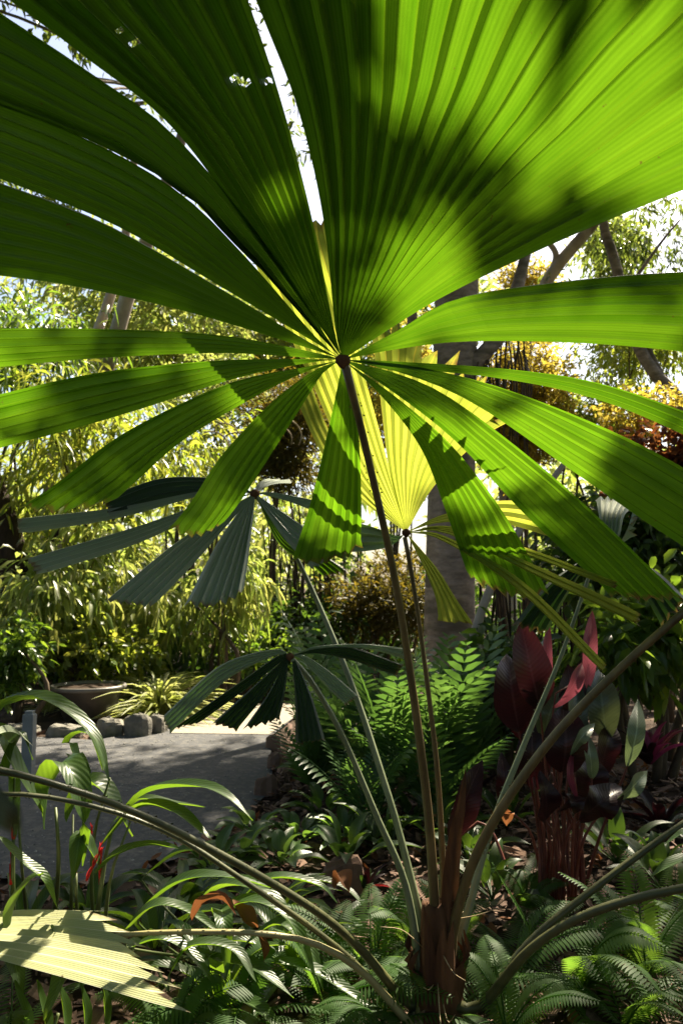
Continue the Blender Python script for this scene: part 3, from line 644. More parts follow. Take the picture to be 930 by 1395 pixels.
for i in range(8):
    m = M(); x = b[0]+random.uniform(-.11, .11)
    tube(m, [(x, b[1]+random.uniform(-.06, .06), -.01), (x+random.uniform(-.03, .03), b[1], .2), (x+random.uniform(-.06, .06), b[1], random.uniform(.3, .5))], [.008, .006, .004], 8, 6, random.random()); build('leaf_stalk', m, L['redstem'], cal)
# --- generic rosette of strappy / broad leaves
def rosette(name, b, n, ln, wd, mat, label, cat, prof='lance', elev=(35, 80), droop=.5, group=None, pname='leaf', fold=.25, mats=None, seed=0, stalk=0.0, az=None, nu=10):
    e = empty(name, b, label, cat, group); r = random.Random(seed+n)
    for i in range(n):
        a = (i*2.4+r.uniform(-.3, .3)) if az is None else R(r.uniform(*az)); el = R(r.uniform(*elev)); l = ln*r.uniform(.7, 1.2)
        d = np.array([math.cos(a)*math.cos(el), math.sin(a)*math.cos(el), math.sin(el)]); o = np.array([math.cos(a), math.sin(a), 0])
        s = np.array(b)+o*.015+d*stalk*l
        pts = [s+d*l*u-np.array([0, 0, 1.])*l*droop*u*u+o*l*droop*.35*u*u for u in (0, .35, .7, 1.0)]
        m = M(); blade(m, pts, wd*r.uniform(.8, 1.2), prof=prof, fold=fold, wave=.04, tint=r.random(), nu=nu)
        if stalk: tube(m, [b, np.array(b)+d*stalk*l*.5, s], [.004, .003, .0025], 5, 5, .5)
        build(pname, m, L[mats[i % len(mats)] if mats else mat], e)
    return e
def clump(name, b, n, ln, wd, mat, label, cat, elev=(35, 88), droop=.5, group=None, seed=0, prof='strap', spread=.05):
    """many thin leaves in one part"""
    e = empty(name, b, label, cat, group); r = random.Random(seed+n); m = M()
    for i in range(n):
        a = r.uniform(0, 6.28); el = R(r.uniform(*elev)); l = ln*r.uniform(.55, 1.2); o = np.array([math.cos(a), math.sin(a), 0])
        d = o*math.cos(el)+np.array([0, 0, math.sin(el)]); s = np.array(b)+o*spread*r.random()
        blade(m, [s+d*l*u-np.array([0, 0, 1.])*l*droop*u*u+o*l*.3*u*u for u in (0, .35, .7, 1.)], wd*r.uniform(.7, 1.2), nu=8, nv=1, fold=.3, wave=0, tint=r.random(), prof=prof)
    build('foliage', m, L[mat], e); return e
b = G(885, 1075)
rosette('cordyline', b+np.array([0, 0, .14]), 18, .34, .055, 'magenta', 'magenta cordyline rosette behind the maroon calathea', 'plant', elev=(40, 85), droop=.35, mats=['magenta', 'magenta', 'maroon', 'pink', 'maroon'], seed=3)
rosette('cordyline', G(900, 1130), 14, .34, .06, 'maroon', 'dark wine red cordyline low on the mulch at the right edge', 'plant', elev=(20, 75), droop=.4, mats=['maroon', 'maroon', 'darksilver'], seed=5)
rosette('cordyline', G(650, 1120)+np.array([0, .3, 0]), 9, .3, .05, 'maroon', 'small dark maroon cordyline behind the fan palm stalks', 'plant', elev=(55, 85), droop=.3, seed=6)
rosette('bromeliad', G(497, 1210), 12, .13, .025, 'maroon', 'small dark red bromeliad beside the pale brown block', 'plant', elev=(30, 80), droop=.3, mats=['maroon', 'redflower', 'maroon', 'dark'], seed=8)
# pale broad leaf right edge
e = empty('broad_leaf_plant', G(960, 1290), 'pale green broad leaf reaching in from the right edge', 'plant')
for a, t, w in (((960, 1165), (884, 1196), 26), ((960, 1130), (905, 1150), 16), ((950, 1235), (885, 1218), 10)):
    p = petal(e, 'leaf', 'cover', [(a[0], a[1], 2.1), ((a[0]+t[0])/2, (a[1]+t[1])/2-6, 2.1), (t[0], t[1], 2.1)], w, 'lance', fold=.2)
    m = M(); tube(m, [G(960, 1290), P(970, 1230, 2.15), P(a[0], a[1], 2.1)], [.005, .004, .003], 8, 5); build('leaf_stalk', m, L['stem'], p)

# --- ferns (pinnate fronds)
def fern_frond(m, b, az, el, l, wd, n=22, droop=.5, tint=.5, lobe=.5, mod=0, twist=0, fwd=.45):
    o = np.array([math.cos(az), math.sin(az), 0]); d = o*math.cos(el)+np.array([0, 0, math.sin(el)])
    c = spline([np.array(b)+d*l*u-np.array([0, 0, 1.])*l*droop*u*u+o*l*droop*.3*u*u for u in (0, .35, .7, 1.)], n+1)
    T = np.gradient(c, axis=0); side = unit(np.cross(o, [0, 0, 1.])+np.array([0, 0, twist]))
    tube(m, list(c[::4])+[c[-1]], [.003, .0022, .001], 12, 4, .3)
    pos = []; dirs = []; nm = []; lens = []
    for i in range(2, n+1):
        u = i/n; w = wd*(math.sin(math.pi*min(1, u**.7*.93+.03))**.75)
        t = unit(T[i]); nn = unit(np.cross(side, t)); nn = nn if nn[2] > 0 else -nn
        for s in (-1, 1):
            pos.append(c[i]); dirs.append(side*s+t*fwd-nn*.12); nm.append(nn); lens.append(w/2)
    pos, dirs, nm, lens = map(np.array, (pos, dirs, nm, lens))
    global _L; k = len(pos); d = dirs/np.linalg.norm(dirs, axis=1)[:, None]
    s = np.cross(d, nm); s /= np.linalg.norm(s, axis=1)[:, None]; Ls = lens[:, None]; Wd = (l/n*lobe*2)*np.ones((k, 1))*np.minimum(1, lens/(wd*.25))[:, None]
    dz = np.array([0, 0, -1.]); a = pos+d*Ls*.3; q = pos+d*Ls*.7+dz*Ls*.05; V = np.stack([pos, a+s*Wd*.5, a-nm*Wd*.08, a-s*Wd*.5, q+s*Wd*.36+dz*Ls*.02, q, q-s*Wd*.36, pos+d*Ls+dz*Ls*.16], axis=1).reshape(-1, 3)
    bf = [(0, 2, 1), (0, 3, 2), (1, 2, 5, 4), (2, 3, 6, 5), (4, 5, 7), (5, 6, 7)]
    m.add(V, [tuple(i*8+q_ for q_ in bb) for i in range(k) for bb in bf], np.repeat(np.clip(tint+rng.normal(size=k)*.1, 0, 1), 8))
def fern(b, n, l, wd, label, mat='fern', el=(35, 80), droop=.55, group='small green ferns in the mulch', seed=0, name='fern', npin=22, lobe=.5, az=None, fwd=.45):
    e = empty(name, b, label, 'fern', group); r = random.Random(seed)
    for i in range(n):
        m = M(); a = i*2.4+seed+r.uniform(-.3, .3) if az is None else R(r.uniform(*az))
        fern_frond(m, np.array(b), a, R(r.uniform(*el)), l*r.uniform(.7, 1.15), wd*r.uniform(.85, 1.1), npin, droop, r.random(), lobe, twist=r.uniform(-.4, .4), fwd=fwd)
        build('frond', m, L[mat], e)
    return e
fern_list = [((505, 1330), 9, .36, .13, 'bright fern just left of the palm trunk catching sunlight'), ((560, 1300), 7, .34, .12, 'upright fern close behind the palm trunk'),
 ((622, 1300), 7, .32, .11, 'fern directly right of the palm stalks, half lit'), ((700, 1330), 9, .36, .13, 'dark fern under the low arching palm stalk'),
 ((790, 1350), 9, .40, .14, 'wide dark fern right of the arching palm stalk base'), ((880, 1330), 8, .38, .14, 'fern near the lower right edge beneath the long arching stalk'),
 ((850, 1400), 8, .34, .13, 'lowest dark fern in the lower right corner'), ((720, 1240), 6, .30, .11, 'small fern in front of the red calathea stalks'),
 ((440, 1370), 8, .34, .13, 'fern left of the palm trunk at the bottom edge'), ((330, 1390), 8, .34, .12, 'dark fern by the jagged tips of the pale frond'),
 ((235, 1420), 7, .30, .12, 'shaded fern below the pale frond tips'), ((690, 1410), 7, .30, .12, 'low fern at the bottom edge right of the trunk'),
 ((920, 1270), 6, .3, .11, 'small fern under the pale broad leaf at the right edge'), ((520, 1400), 7, .28, .11, 'short fern against the left foot of the palm trunk'),
 ((15, 1420), 6, .3, .1, 'narrow fern in the lower left corner')]
for i, (g, n, l, w, lb) in enumerate(fern_list): fern(G(*g), n, l*1.25, w*1.1, lb, seed=i+1, npin=34, lobe=.33, el=(25, 80), droop=random.uniform(.35, .7))
# spear-like young fern frond catching light (670..730, 1160..1290)
e = empty('fern', P(733, 1285, 2.55)*np.array([1, 1, 0]), 'single pale fern frond slanting up beside the palm stalks', 'fern')
m = M(); c0 = P(735, 1290, 2.55); d0 = P(672, 1168, 2.5)-c0
l0 = np.linalg.norm(d0); fern_frond(m, c0, math.atan2(d0[1], d0[0]), math.asin(d0[2]/l0), l0, .045, 22, .05, .95, .55, twist=.9)
tube(m, [P(733, 1285, 2.55)*np.array([1, 1, 0]), c0], [.003, .003], 4, 4); build('frond', m, L['fern'], e)
# lobed ferns in the middle
mid = [((470, 1075), 11, .80, .34, 'large lobed fern beside the path, left of the palm stalks'), ((535, 1095), 13, .95, .36, 'tall bright lobed fern directly behind the palm stalks'),
       ((625, 1090), 13, .98, .38, 'tall lobed fern between palm stalks and maroon calathea'), ((690, 1050), 9, .85, .34, 'lobed fern tucked behind the maroon calathea leaves'),
       ((425, 1085), 9, .62, .26, 'lower dark lobed fern at the brown path edging'), ((590, 1120), 10, .66, .28, 'low lobed fern in front of the taller ones'), ((500, 1130), 9, .55, .24, 'low lobed fern just left of the middle palm stalks'),
       ((455, 1030), 9, 1.0, .38, 'lobed fern rising behind the low dark frond')]
for i, (g, n, l, w, lb) in enumerate(mid): fern(G(*g), n, l*1.15, w*1.35, lb, 'microsorum', (58, 88), .24, 'lobed ferns behind the fan palm', 20+i, 'lobed_fern', 16, .27, fwd=.95)
# ground covers
cov = [((345, 1140), 'low leafy ground cover at the near corner of the path'), ((405, 1150), 'low broad leaved ground cover in the mulch below the brown edging'), ((440, 1115), 'small pale leaved plant in front of the lobed ferns'),
       ((380, 1180), 'ground cover rosette nearest the crossing palm stalks'), ((330, 1175), 'ground cover rosette on the path side of the crossing stalks'), ((470, 1150), 'little leafy plant left of the pale brown block'),
       ((420, 1060), 'leafy plant at the foot of the hanging dark frond'), ((560, 1120), 'little dark leafy plant among the palm stalks'), ((290, 1190), 'ground cover rosette beside the path left of the others')]
for i, (g, lb) in enumerate(cov):
    rosette('ground_cover', G(*g), 13, .17, .055, 'cover', lb, 'ground cover', 'lance', (20, 75), .45, 'broad leaved ground cover beside the path', seed=i*3, stalk=.35, fold=.2)
# --- ginger with red flowers, left foreground
def ginger(b, label, leaves_, flowers, stems, group='ginger plants with broad arching leaves'):
    e = empty('ginger_plant', b, label, 'plant', group)
    for pts, w in stems:
        m = M(); tube(m, [P(*p) if len(p) == 3 else G(*p) for p in pts], w, 12, 6, random.random()); build('stem', m, L['stem'], e)
    for pts, w in leaves_: petal(e, 'leaf', 'ginger', pts, w, 'lance', fold=.22, wave=.05, nu=18)
    for pts, w in flowers:
        m = M()
        p3 = [P(*p) for p in pts]
        for k in range(5):
            u = k/5; q = p3[0]+(p3[1]-p3[0])*u; sgn = 1 if k % 2 else -1; wd = w*p3[0][1]/F
            blade(m, [q, q+(p3[1]-p3[0])*.22+np.array([sgn*wd*.18, 0, 0]), q+(p3[1]-p3[0])*.45+np.array([sgn*wd*.22, 0, 0])], wd*.55, side=(0.3, -1, 0), fold=.4, tint=random.random(), nu=6)
        tube(m, p3, [wd*.16, wd*.1], 6, 5); build('flower', m, L['redflower'], e)
    return e
ginger(G(70, 1290), 'ginger plant with red flower spikes and broad arching leaves at the left', [
 ([(60, 1110, 2.3), (-8, 985, 2.3), (52, 952, 2.3), (124, 996, 2.25), (150, 1072, 2.2)], 40),
 ([(60, 1130, 2.3), (70, 1060, 2.3), (90, 1040, 2.25), (110, 1090, 2.2), (112, 1180, 2.2)], 40),
 ([(90, 1120, 2.4), (120, 1070, 2.4), (150, 1090, 2.4), (180, 1140, 2.4)], 46),
 ([(20, 1150, 2.3), (12, 1060, 2.3), (28, 1000, 2.3), (45, 1035, 2.3)], 34),
 ([(110, 1050, 2.5), (95, 1010, 2.5), (120, 1000, 2.5), (140, 1050, 2.5)], 26),
 ([(0, 1140, 2.1), (30, 1175, 2.1), (60, 1200, 2.1), (80, 1240, 2.1)], 26),
 ([(60, 1190, 2.1), (40, 1200, 2.1), (20, 1235, 2.1), (10, 1290, 2.1)], 32),
 ([(40, 1240, 2.2), (20, 1290, 2.2), (30, 1360, 2.15)], 30), ([(70, 1260, 2.1), (90, 1310, 2.1), (60, 1390, 2.05)], 34), ([(30, 1040, 2.6), (-20, 990, 2.6), (-60, 1010, 2.6)], 34),
 ], [([(15, 1205, 2.2), (18, 1140, 2.2)], 14), ([(104, 1200, 2.25), (102, 1158, 2.25)], 10), ([(136, 1205, 2.25), (138, 1158, 2.25)], 10), ([(125, 1145, 2.4), (125, 1125, 2.4)], 8)],
 [([(130, 1290), (125, 1200, 2.35), (130, 1130, 2.35), (150, 1060, 2.3)], [.007, .006, .003]), ([(70, 1290), (80, 1180, 2.3), (76, 1100, 2.3)], [.009, .008, .004]), ([(20, 1290), (18, 1200, 2.2), (20, 1060, 2.3)], [.008, .007, .003]),
  ([(40, 1280), (30, 1180, 2.3), (24, 1090, 2.4)], [.006, .005, .003]), ([(110, 1300), (104, 1220, 2.25), (104, 1190, 2.25)], [.006, .006, .004]), ([(95, 1290), (98, 1210, 2.3), (100, 1110, 2.4)], [.007, .006, .003])])
ginger(G(190, 1290), 'ginger plant with long arching leaves between bowl and crossing stalks', [
 ([(150, 1125, 2.35), (200, 1080, 2.35), (270, 1072, 2.3), (310, 1085, 2.25), (344, 1118, 2.2)], 30),
 ([(140, 1150, 2.3), (190, 1100, 2.3), (240, 1108, 2.25), (288, 1142, 2.2)], 34),
 ([(130, 1190, 2.2), (160, 1165, 2.2), (200, 1152, 2.2), (245, 1156, 2.15)], 26),
 ([(110, 1060, 2.5), (100, 1030, 2.5), (115, 1060, 2.45), (122, 1085, 2.4)], 24),
 ([(135, 1180, 2.2), (120, 1155, 2.2), (110, 1140, 2.2), (100, 1200, 2.15)], 26),
 ([(170, 1120, 2.4), (190, 1090, 2.4), (240, 1095, 2.4), (280, 1100, 2.4)], 18),
 ], [([(118, 1200, 2.2), (139, 1155, 2.2)], 9)],
 [([(128, 1310), (135, 1230, 2.25), (150, 1140, 2.3), (170, 1110, 2.35)], [.009, .008, .004]), ([(140, 1310), (150, 1200, 2.25), (178, 1120, 2.3)], [.007, .006, .003])])
low = [([(250, 1260, 2.4), (300, 1210, 2.4), (360, 1215, 2.35), (410, 1260, 2.3)], 34), ([(270, 1280, 2.3), (330, 1230, 2.3), (390, 1250, 2.25), (430, 1330, 2.2)], 34), ([(190, 1240, 2.3), (250, 1200, 2.3), (310, 1195, 2.3), (370, 1210, 2.3)], 26),
       ([(300, 1260, 2.5), (360, 1200, 2.5), (430, 1205, 2.5), (460, 1230, 2.5)], 26), ([(260, 1290, 2.2), (300, 1310, 2.2), (350, 1320, 2.15), (400, 1360, 2.1)], 28), ([(330, 1290, 2.4), (380, 1260, 2.4), (420, 1290, 2.35), (440, 1350, 2.3)], 26),
       ([(170, 1270, 2.2), (210, 1235, 2.2), (250, 1240, 2.2), (300, 1270, 2.15)], 28), ([(180, 1290, 2.1), (220, 1280, 2.1), (260, 1300, 2.1), (290, 1340, 2.05)], 24), ([(200, 1190, 2.6), (250, 1160, 2.6), (300, 1165, 2.6), (340, 1190, 2.55)], 22),
       ([(290, 1275, 2.3), (300, 1240, 2.3), (305, 1260, 2.2), (310, 1330, 2.15)], 26), ([(360, 1310, 2.3), (420, 1320, 2.3), (470, 1350, 2.25), (520, 1385, 2.2)], 26), ([(380, 1220, 2.7), (420, 1200, 2.7), (470, 1210, 2.7), (500, 1240, 2.65)], 18), ([(230, 1330, 2.1), (260, 1290, 2.1), (320, 1295, 2.1), (350, 1340, 2.05)], 24)]
lows = [([(270+random.randint(-60, 60), 1310), (l[0][0][0], l[0][0][1]+20, l[0][0][2]), l[0][0]], [.005, .004, .003]) for l in low]
ginger(G(270, 1310), 'low mass of long strappy leaves under the crossing palm stalks', low, [], lows)
fill = [((210, 1290), 12, .42, .05, 'dark strappy plant left of the spiny pale stalk'), ((300, 1370), 12, .40, .045, 'dark strappy plant under the spiny pale stalk'), ((400, 1330), 11, .38, .05, 'dark strappy plant between the spiny stalk and the palm trunk'),
        ((250, 1240), 12, .36, .05, 'strappy plant between the path and the crossing stalks'), ((120, 1260), 10, .36, .05, 'strappy plant at the feet of the red flowers'), ((380, 1250), 10, .3, .045, 'strappy plant just below the crossing stalks'),
        ((450, 1290), 9, .28, .04, 'small strappy plant left of the palm trunk'), ((30, 1280), 10, .38, .05, 'strappy plant at the left edge above the pale frond')]
for i, (g, n, l, w, lb) in enumerate(fill): rosette('strappy_ginger', G(*g), n, l, w, 'ginger', lb, 'plant', 'lance', (25, 80), .55, 'strappy leaved plants at the lower left', seed=40+i, fold=.25, nu=14)
fill2 = [((520, 1160), 'leafy plant among the stalks, behind the left pair'), ((640, 1180), 'leafy plant right of the middle palm stalks'), ((670, 1230), 'leafy plant between the palm stalks and the red stems'), ((840, 1180), 'leafy plant right of the red calathea stems'), ((900, 1215), 'leafy plant beside the straight green stalk at the right'), ((470, 1185), 'leafy plant just behind the pale brown block'), ((600, 1150), 'leafy plant directly behind the thick middle stalk'), ((690, 1130), 'leafy plant in the shade of the calathea')]
for i, (g, lb) in enumerate(fill2): rosette('leafy_plant', G(*g), 12, .24, .06, 'dark', lb, 'plant', 'lance', (30, 85), .45, 'low leafy plants in the mulch', seed=70+i, stalk=.3, fold=.2)
ge = ginger(G(60, 1400), 'dark ginger shoots below the pale frond in the corner', [([(40+i*26, 1420, 2.12), (30+i*28, 1375, 2.12), (20+i*30, 1335, 2.12)], 26) for i in range(5)], [], [([(60, 1430), (70, 1410, 2.1), (80, 1380, 2.12)], [.006, .004])])
# dry orange leaves
def dry(pts, w, label):
    m = M(); blade(m, [P(*p) for p in pts], w*pts[0][2]/F, fold=.6, wave=.15, tint=random.random(), nu=12)
    tag(build('dry_leaf', m, L['dead']), label, 'leaf', 'curled dry orange leaves')
dry([(262, 1255, 2.15), (278, 1230, 2.1), (300, 1225, 2.1), (322, 1245, 2.1)], 15, 'curled orange dry leaf above the tips of the pale frond')
dry([(318, 1225, 2.3), (325, 1245, 2.28), (340, 1262, 2.25), (352, 1264, 2.2)], 22, 'curled reddish dry leaf under the crossing palm stalks')
dry([(350, 1270, 2.2), (356, 1290, 2.2), (360, 1310, 2.2)], 16, 'small brown dry leaf hanging below the spiny pale stalk')
dry([(455, 1210, 2.6), (465, 1200, 2.6), (475, 1215, 2.55)], 22, 'pinkish dry leaf leaning on the pale brown block')
dry([(690, 1125, 2.6), (686, 1110, 2.58), (683, 1098, 2.6)], 18, 'yellow dying leaf beside the palm stalks')

# ================================================================== BACKGROUND PLANTS
def shrub(name, px, py, Y, rx, ry, mat, label, per, ln, wd, n=7, droop=.3, hang=.3, cat='shrub', f=.5, depth=.8, group=None, hi=True, twig=6, stems=5, shell=.5, tintr=(0, 1), ground=True, spread=1.2):
    c = P(px, py, Y); s = Y/F; r = np.array([rx*s, rx*s*depth, ry*s]); b = np.array([c[0], c[1], 0.0])
    e = empty(name, b, label, cat, group)
    bl = subblobs(c, r, n, f); m = M(); cloud(m, bl, per//n, ln, wd, droop, hang, twig, hi, spread, shell, tintr); build('foliage', m, L[mat], e)
    m = M()
    for i in range(stems):
        q = bl[i % len(bl)][0]; o = np.array([random.uniform(-.15, .15), random.uniform(-.15, .15), 0])
        tube(m, [b+o, b+o*2+np.array([(q[0]-b[0])*.25, 0, q[2]*.5]), q], [.03, .02, .008], 10, 6, random.random())
    build('stem', m, L['twig'], e)
    return e
shrub('bamboo_clump', 110, 600, 8.8, 190, 130, 'bamboo', 'tall bamboo with drooping pale leaves at the left', 3600, .19, .032, 9, .4, .5, 'bamboo')
shrub('leafy_tree', 30, 440, 10, 130, 70, 'mid', 'dark leafy shrub crown high at the left edge behind the bamboo', 1600, .22, .035, 7, .4, .5, 'tree')
shrub('leafy_shrub', 270, 555, 12, 130, 100, 'lime', 'fine leaved light green shrub behind the drooping frond tips', 5200, .10, .03, 9, .2, .1)
shrub('sunlit_tree', 250, 445, 15, 270, 105, 'lime', 'pale yellow green sunlit tree far behind the bamboo', 17000, .17, .06, 16, .2, .1, 'tree')
shrub('weeping_shrub', 130, 790, 8.0, 170, 85, 'lime', 'sunlit weeping shrub with long drooping leaves above the bowl', 2600, .17, .042, 9, .5, .6)
shrub('yellowing_shrub', 300, 800, 8.0, 62, 62, 'lime', 'shrub with hanging yellow leaves in full sun by the path', 760, .15, .03, 6, .6, .8)
shrub('round_leaf_shrub', 110, 885, 7.9, 120, 55, 'bamboo', 'low round leaved shrub growing right behind the dark bowl', 2400, .075, .045, 8, .2, .1)
shrub('golden_conifer', 385, 600, 10.5, 70, 105, 'conifer', 'dark feathery conifer with golden patches behind the main stalk', 11000, .09, .02, 10, .1, .1, cat='conifer')
shrub('golden_conifer', 525, 810, 9.2, 85, 55, 'conifer', 'low dark feathery conifer behind the lobed ferns', 7000, .09, .02, 10, .1, .1, cat='conifer')
shrub('whorled_shrub', 335, 890, 8.3, 60, 45, 'mid', 'small shrub with whorled green leaves beyond the sunny path', 900, .12, .035, 7, .2, -.3)
shrub('golden_shrub', 705, 560, 8.7, 85, 105, 'gold', 'golden brown feathery shrub in sun beside the grey trunk', 14000, .07, .022, 10, .15, .1)
shrub('golden_shrub', 555, 560, 12.5, 95, 130, 'gold', 'golden shrub glowing left of the grey trunk', 11000, .10, .03, 8, .15, .1)
shrub('light_green_shrub', 800, 560, 9.0, 100, 70, 'bamboo', 'light green shrub with small leaves under the leaning limb', 4200, .08, .03, 9, .15, .1)
shrub('russet_shrub', 905, 640, 6.8, 70, 85, 'russet', 'russet leaved shrub at the right edge', 2200, .10, .05, 8, .2, .1)
shrub('golden_shrub', 880, 560, 7.8, 75, 45, 'gold', 'golden leaved shrub spilling above the russet one', 1500, .07, .03, 6, .2, .1)
shrub('olive_tree', 830, 470, 12.5, 150, 70, 'bamboo', 'olive green tree canopy behind the branching limb', 6000, .11, .035, 10, .3, .3, 'tree')
shrub('distant_gum', 690, 395, 17, 70, 42, 'gold', 'far yellow lit tree top beside the grey trunk', 2600, .12, .05, 7, .2, .2, 'tree')
shrub('distant_gum', 840, 335, 15, 55, 45, 'lime', 'far round yellow green tree top between the branches', 2600, .13, .05, 7, .2, .2, 'tree')
shrub('dark_shrub', 860, 760, 5.6, 110, 90, 'dark', 'dark green shrub behind the maroon calathea', 2400, .12, .05, 9, .3, .1)
shrub('broad_leaf_shrub', 880, 870, 4.8, 95, 60, 'mid', 'broad leaved green shrub behind the magenta cordyline', 800, .15, .06, 8, .3, .2)
shrub('broad_leaf_shrub', 690, 930, 4.9, 70, 50, 'dark', 'broad leaved dark shrub left of the maroon calathea', 700, .14, .05, 8, .3, .2)
shrub('dark_shrub', 440, 860, 9.5, 120, 60, 'dark', 'shadowy shrub beyond the lobed ferns', 3000, .12, .05, 8, .3, .1)
shrub('dark_shrub', 20, 900, 6.8, 45, 60, 'mid', 'shaded shrub at the foot of the dark trunk', 1000, .09, .04, 6, .3, .1)
shrub('yellow_green_tree', 480, 480, 16, 220, 130, 'lime', 'big yellow green tree far behind the hub of the palm frond', 14000, .18, .07, 12, .2, .1, 'tree')
b = G(205, 985); b[1] += .35
clump('strappy_plant', b, 260, .74, .028, 'strap', 'sunlit strappy plant with cream striped arching leaves beside the bowl', 'plant', (25, 88), .55, seed=2)
clump('strappy_plant', G(175, 968)+np.array([0, .5, 0]), 90, .6, .026, 'strap', 'smaller strappy plant behind the sunny path', 'plant', (30, 88), .55, seed=4)
clump('grass_tuft', G(30, 985)+np.array([0, .6, 0]), 60, .3, .014, 'strap', 'pale grassy tuft left of the bowl', 'plant', (30, 88), .5, seed=5)

# dark bamboo / reeds
def reeds(px0, px1, py, Y, n, h, label, mat='bark_dark', lean=.06):
    b = P((px0+px1)/2, py, Y); b[2] = 0
    e = empty('reed_clump', b, label, 'reeds')
    for i in range(n):
        x = P(random.uniform(px0, px1), py, Y)[0]; y = Y+random.uniform(-.25, .25); m = M()
        tube(m, [(x, y, 0), (x+random.gauss(0, lean)*.5, y, h*.5), (x+random.gauss(0, lean), y, h*random.uniform(.8, 1.1))], [.012, .010, .007], 6, 6, random.random()); build('cane', m, L[mat], e)
reeds(650, 800, 850, 6.2, 34, 1.25, 'thicket of dark upright canes behind the calathea')
reeds(365, 450, 820, 9.3, 26, 1.9, 'row of dark slender canes behind the drooping frond')

# trees with trunks
def path3(pts): return [P(*p) for p in pts]
def trunk_tree(name, label, pts, rad, mat, limbs=(), cat='tree', sides=12, n=26):
    p3 = path3(pts); b = p3[0].copy()
    b = np.array([p3[0][0], p3[0][1], 0.0]); e = empty(name, b, label, cat)
    m = M(); tube(m, [b]+p3 if p3[0][2] > .1 else p3, rad, n, sides); build('trunk', m, L[mat], e)
    for lp, lr in limbs:
        m = M(); tube(m, path3(lp), lr, 16, 8); build('limb', m, L[mat], e)
    return e
T1 = trunk_tree('shade_tree', 'large tree with thick grey trunk behind the palm', [(612, 860, 8), (614, 700, 8), (618, 540, 8), (622, 400, 8), (628, 250, 8), (640, 60, 8.2)], [.27, .25, .235, .225, .22, .2, .16], 'bark_grey',
  [([(626, 520, 8), (660, 480, 7.9), (690, 440, 8), (720, 330, 8.2)], [.10, .08, .07, .05]), ([(560, 380, 8.3), (562, 470, 8.3), (566, 560, 8.3)], [.05, .06, .07])])
T2 = trunk_tree('leaning_tree', 'leaning tree with pale grey limb crossing the sky at the right', [(690, 640, 11), (715, 480, 11), (742, 388, 11), (790, 325, 11), (818, 290, 11), (880, 180, 11)], [.11, .11, .10, .10, .09, .08, .06], 'bark_pale',
  [([(742, 388, 11), (757, 350, 11), (743, 325, 11)], [.06, .05, .04]), ([(818, 295, 11), (850, 275, 11), (900, 250, 11)], [.03, .02, .012])])
T3 = trunk_tree('branching_tree', 'slender tree leaning in from the right edge', [(1010, 680, 10), (930, 553, 10), (888, 505, 10), (860, 450, 10), (838, 360, 10), (820, 300, 10), (815, 200, 10)], [.14, .13, .115, .10, .08, .07, .06, .04], 'bark_grey',
  [([(910, 530, 10), (885, 480, 10), (878, 450, 10)], [.05, .04, .03]), ([(850, 400, 10), (900, 330, 10), (925, 300, 10)], [.03, .02, .012])])
T4 = trunk_tree('pale_trunk_tree', 'pale pinkish trunk leaning behind the bamboo, right of its twin', [(95, 660, 10.5), (125, 560, 10.5), (155, 470, 10.5), (172, 410, 10.5), (200, 330, 10.5), (260, 150, 10.5)], [.12, .12, .11, .11, .10, .09, .07], 'bark_pale')
T5 = trunk_tree('pale_trunk_tree', 'thinner pale pinkish trunk behind the bamboo, left of its twin', [(70, 640, 11), (105, 540, 11), (130, 460, 11), (150, 405, 11), (170, 330, 11), (190, 150, 11)], [.09, .085, .08, .075, .07, .06, .05], 'bark_pale')
T6 = trunk_tree('dark_trunk_tree', 'dark shaded trunk at the left edge behind the bowl', [(0, 950, 8.5), (5, 880, 8.5), (18, 790, 8.5), (0, 700, 8.5), (-60, 560, 8.4), (-160, 350, 7.4), (-420, -250, 6.0)], [.19, .17, .16, .15, .13, .11, .10, .09], 'bark_dark',
  [([(18, 790, 8.5), (60, 750, 8.5), (100, 690, 8.6)], [.07, .05, .03])])
# dead leaning stick
m = M(); tube(m, path3([(640, 880, 5.2), (668, 800, 5.2), (720, 700, 5.3), (785, 608, 5.4)]), [.03, .028, .024, .018], 12, 8); tag(build('leaning_stick', m, L['bark_pale']), 'bare grey dead stick leaning behind the palm fronds', 'stick')
# hanging strands from limb
s0 = P(690, 440, 7.9); e = empty('hanging_epiphyte', s0, 'tangle of dark rope-like strands hanging from the grey tree limb', 'plant'); m = M()
for i in range(26):
    x = random.uniform(655, 720); y0 = random.uniform(450, 500); ln = random.uniform(60, 190)
    k = random.uniform(-14, 14); tube(m, path3([(x, y0, 7.9), (x+k*.3+random.uniform(-8, 8), y0+ln*.4, 7.85+random.uniform(-.2, .1)), (x+k, y0+ln, 7.85)]), [.010, .010, .006], 10, 5, random.random())
build('strand', m, L['twig'], e)['kind'] = 'stuff'
# pale curling tendrils
e = empty('curling_vine', P(320, 560, 8.0), 'pale dry curling tendrils hanging before the conifer', 'vine'); 
for i in range(13):
    m = M(); x, y = random.uniform(290, 390), random.uniform(510, 610); r_ = random.uniform(10, 24); a0 = random.uniform(2, 4)
    tube(m, path3([(x+r_*math.cos(a0+t), y+r_*.8*math.sin(a0+t)+t*4, 7.9) for t in (0, .6, 1.2, 1.8, 2.4, 3.0)]), [.008, .008, .005], 16, 5, random.random()); build('tendril', m, L['fibre'], e)

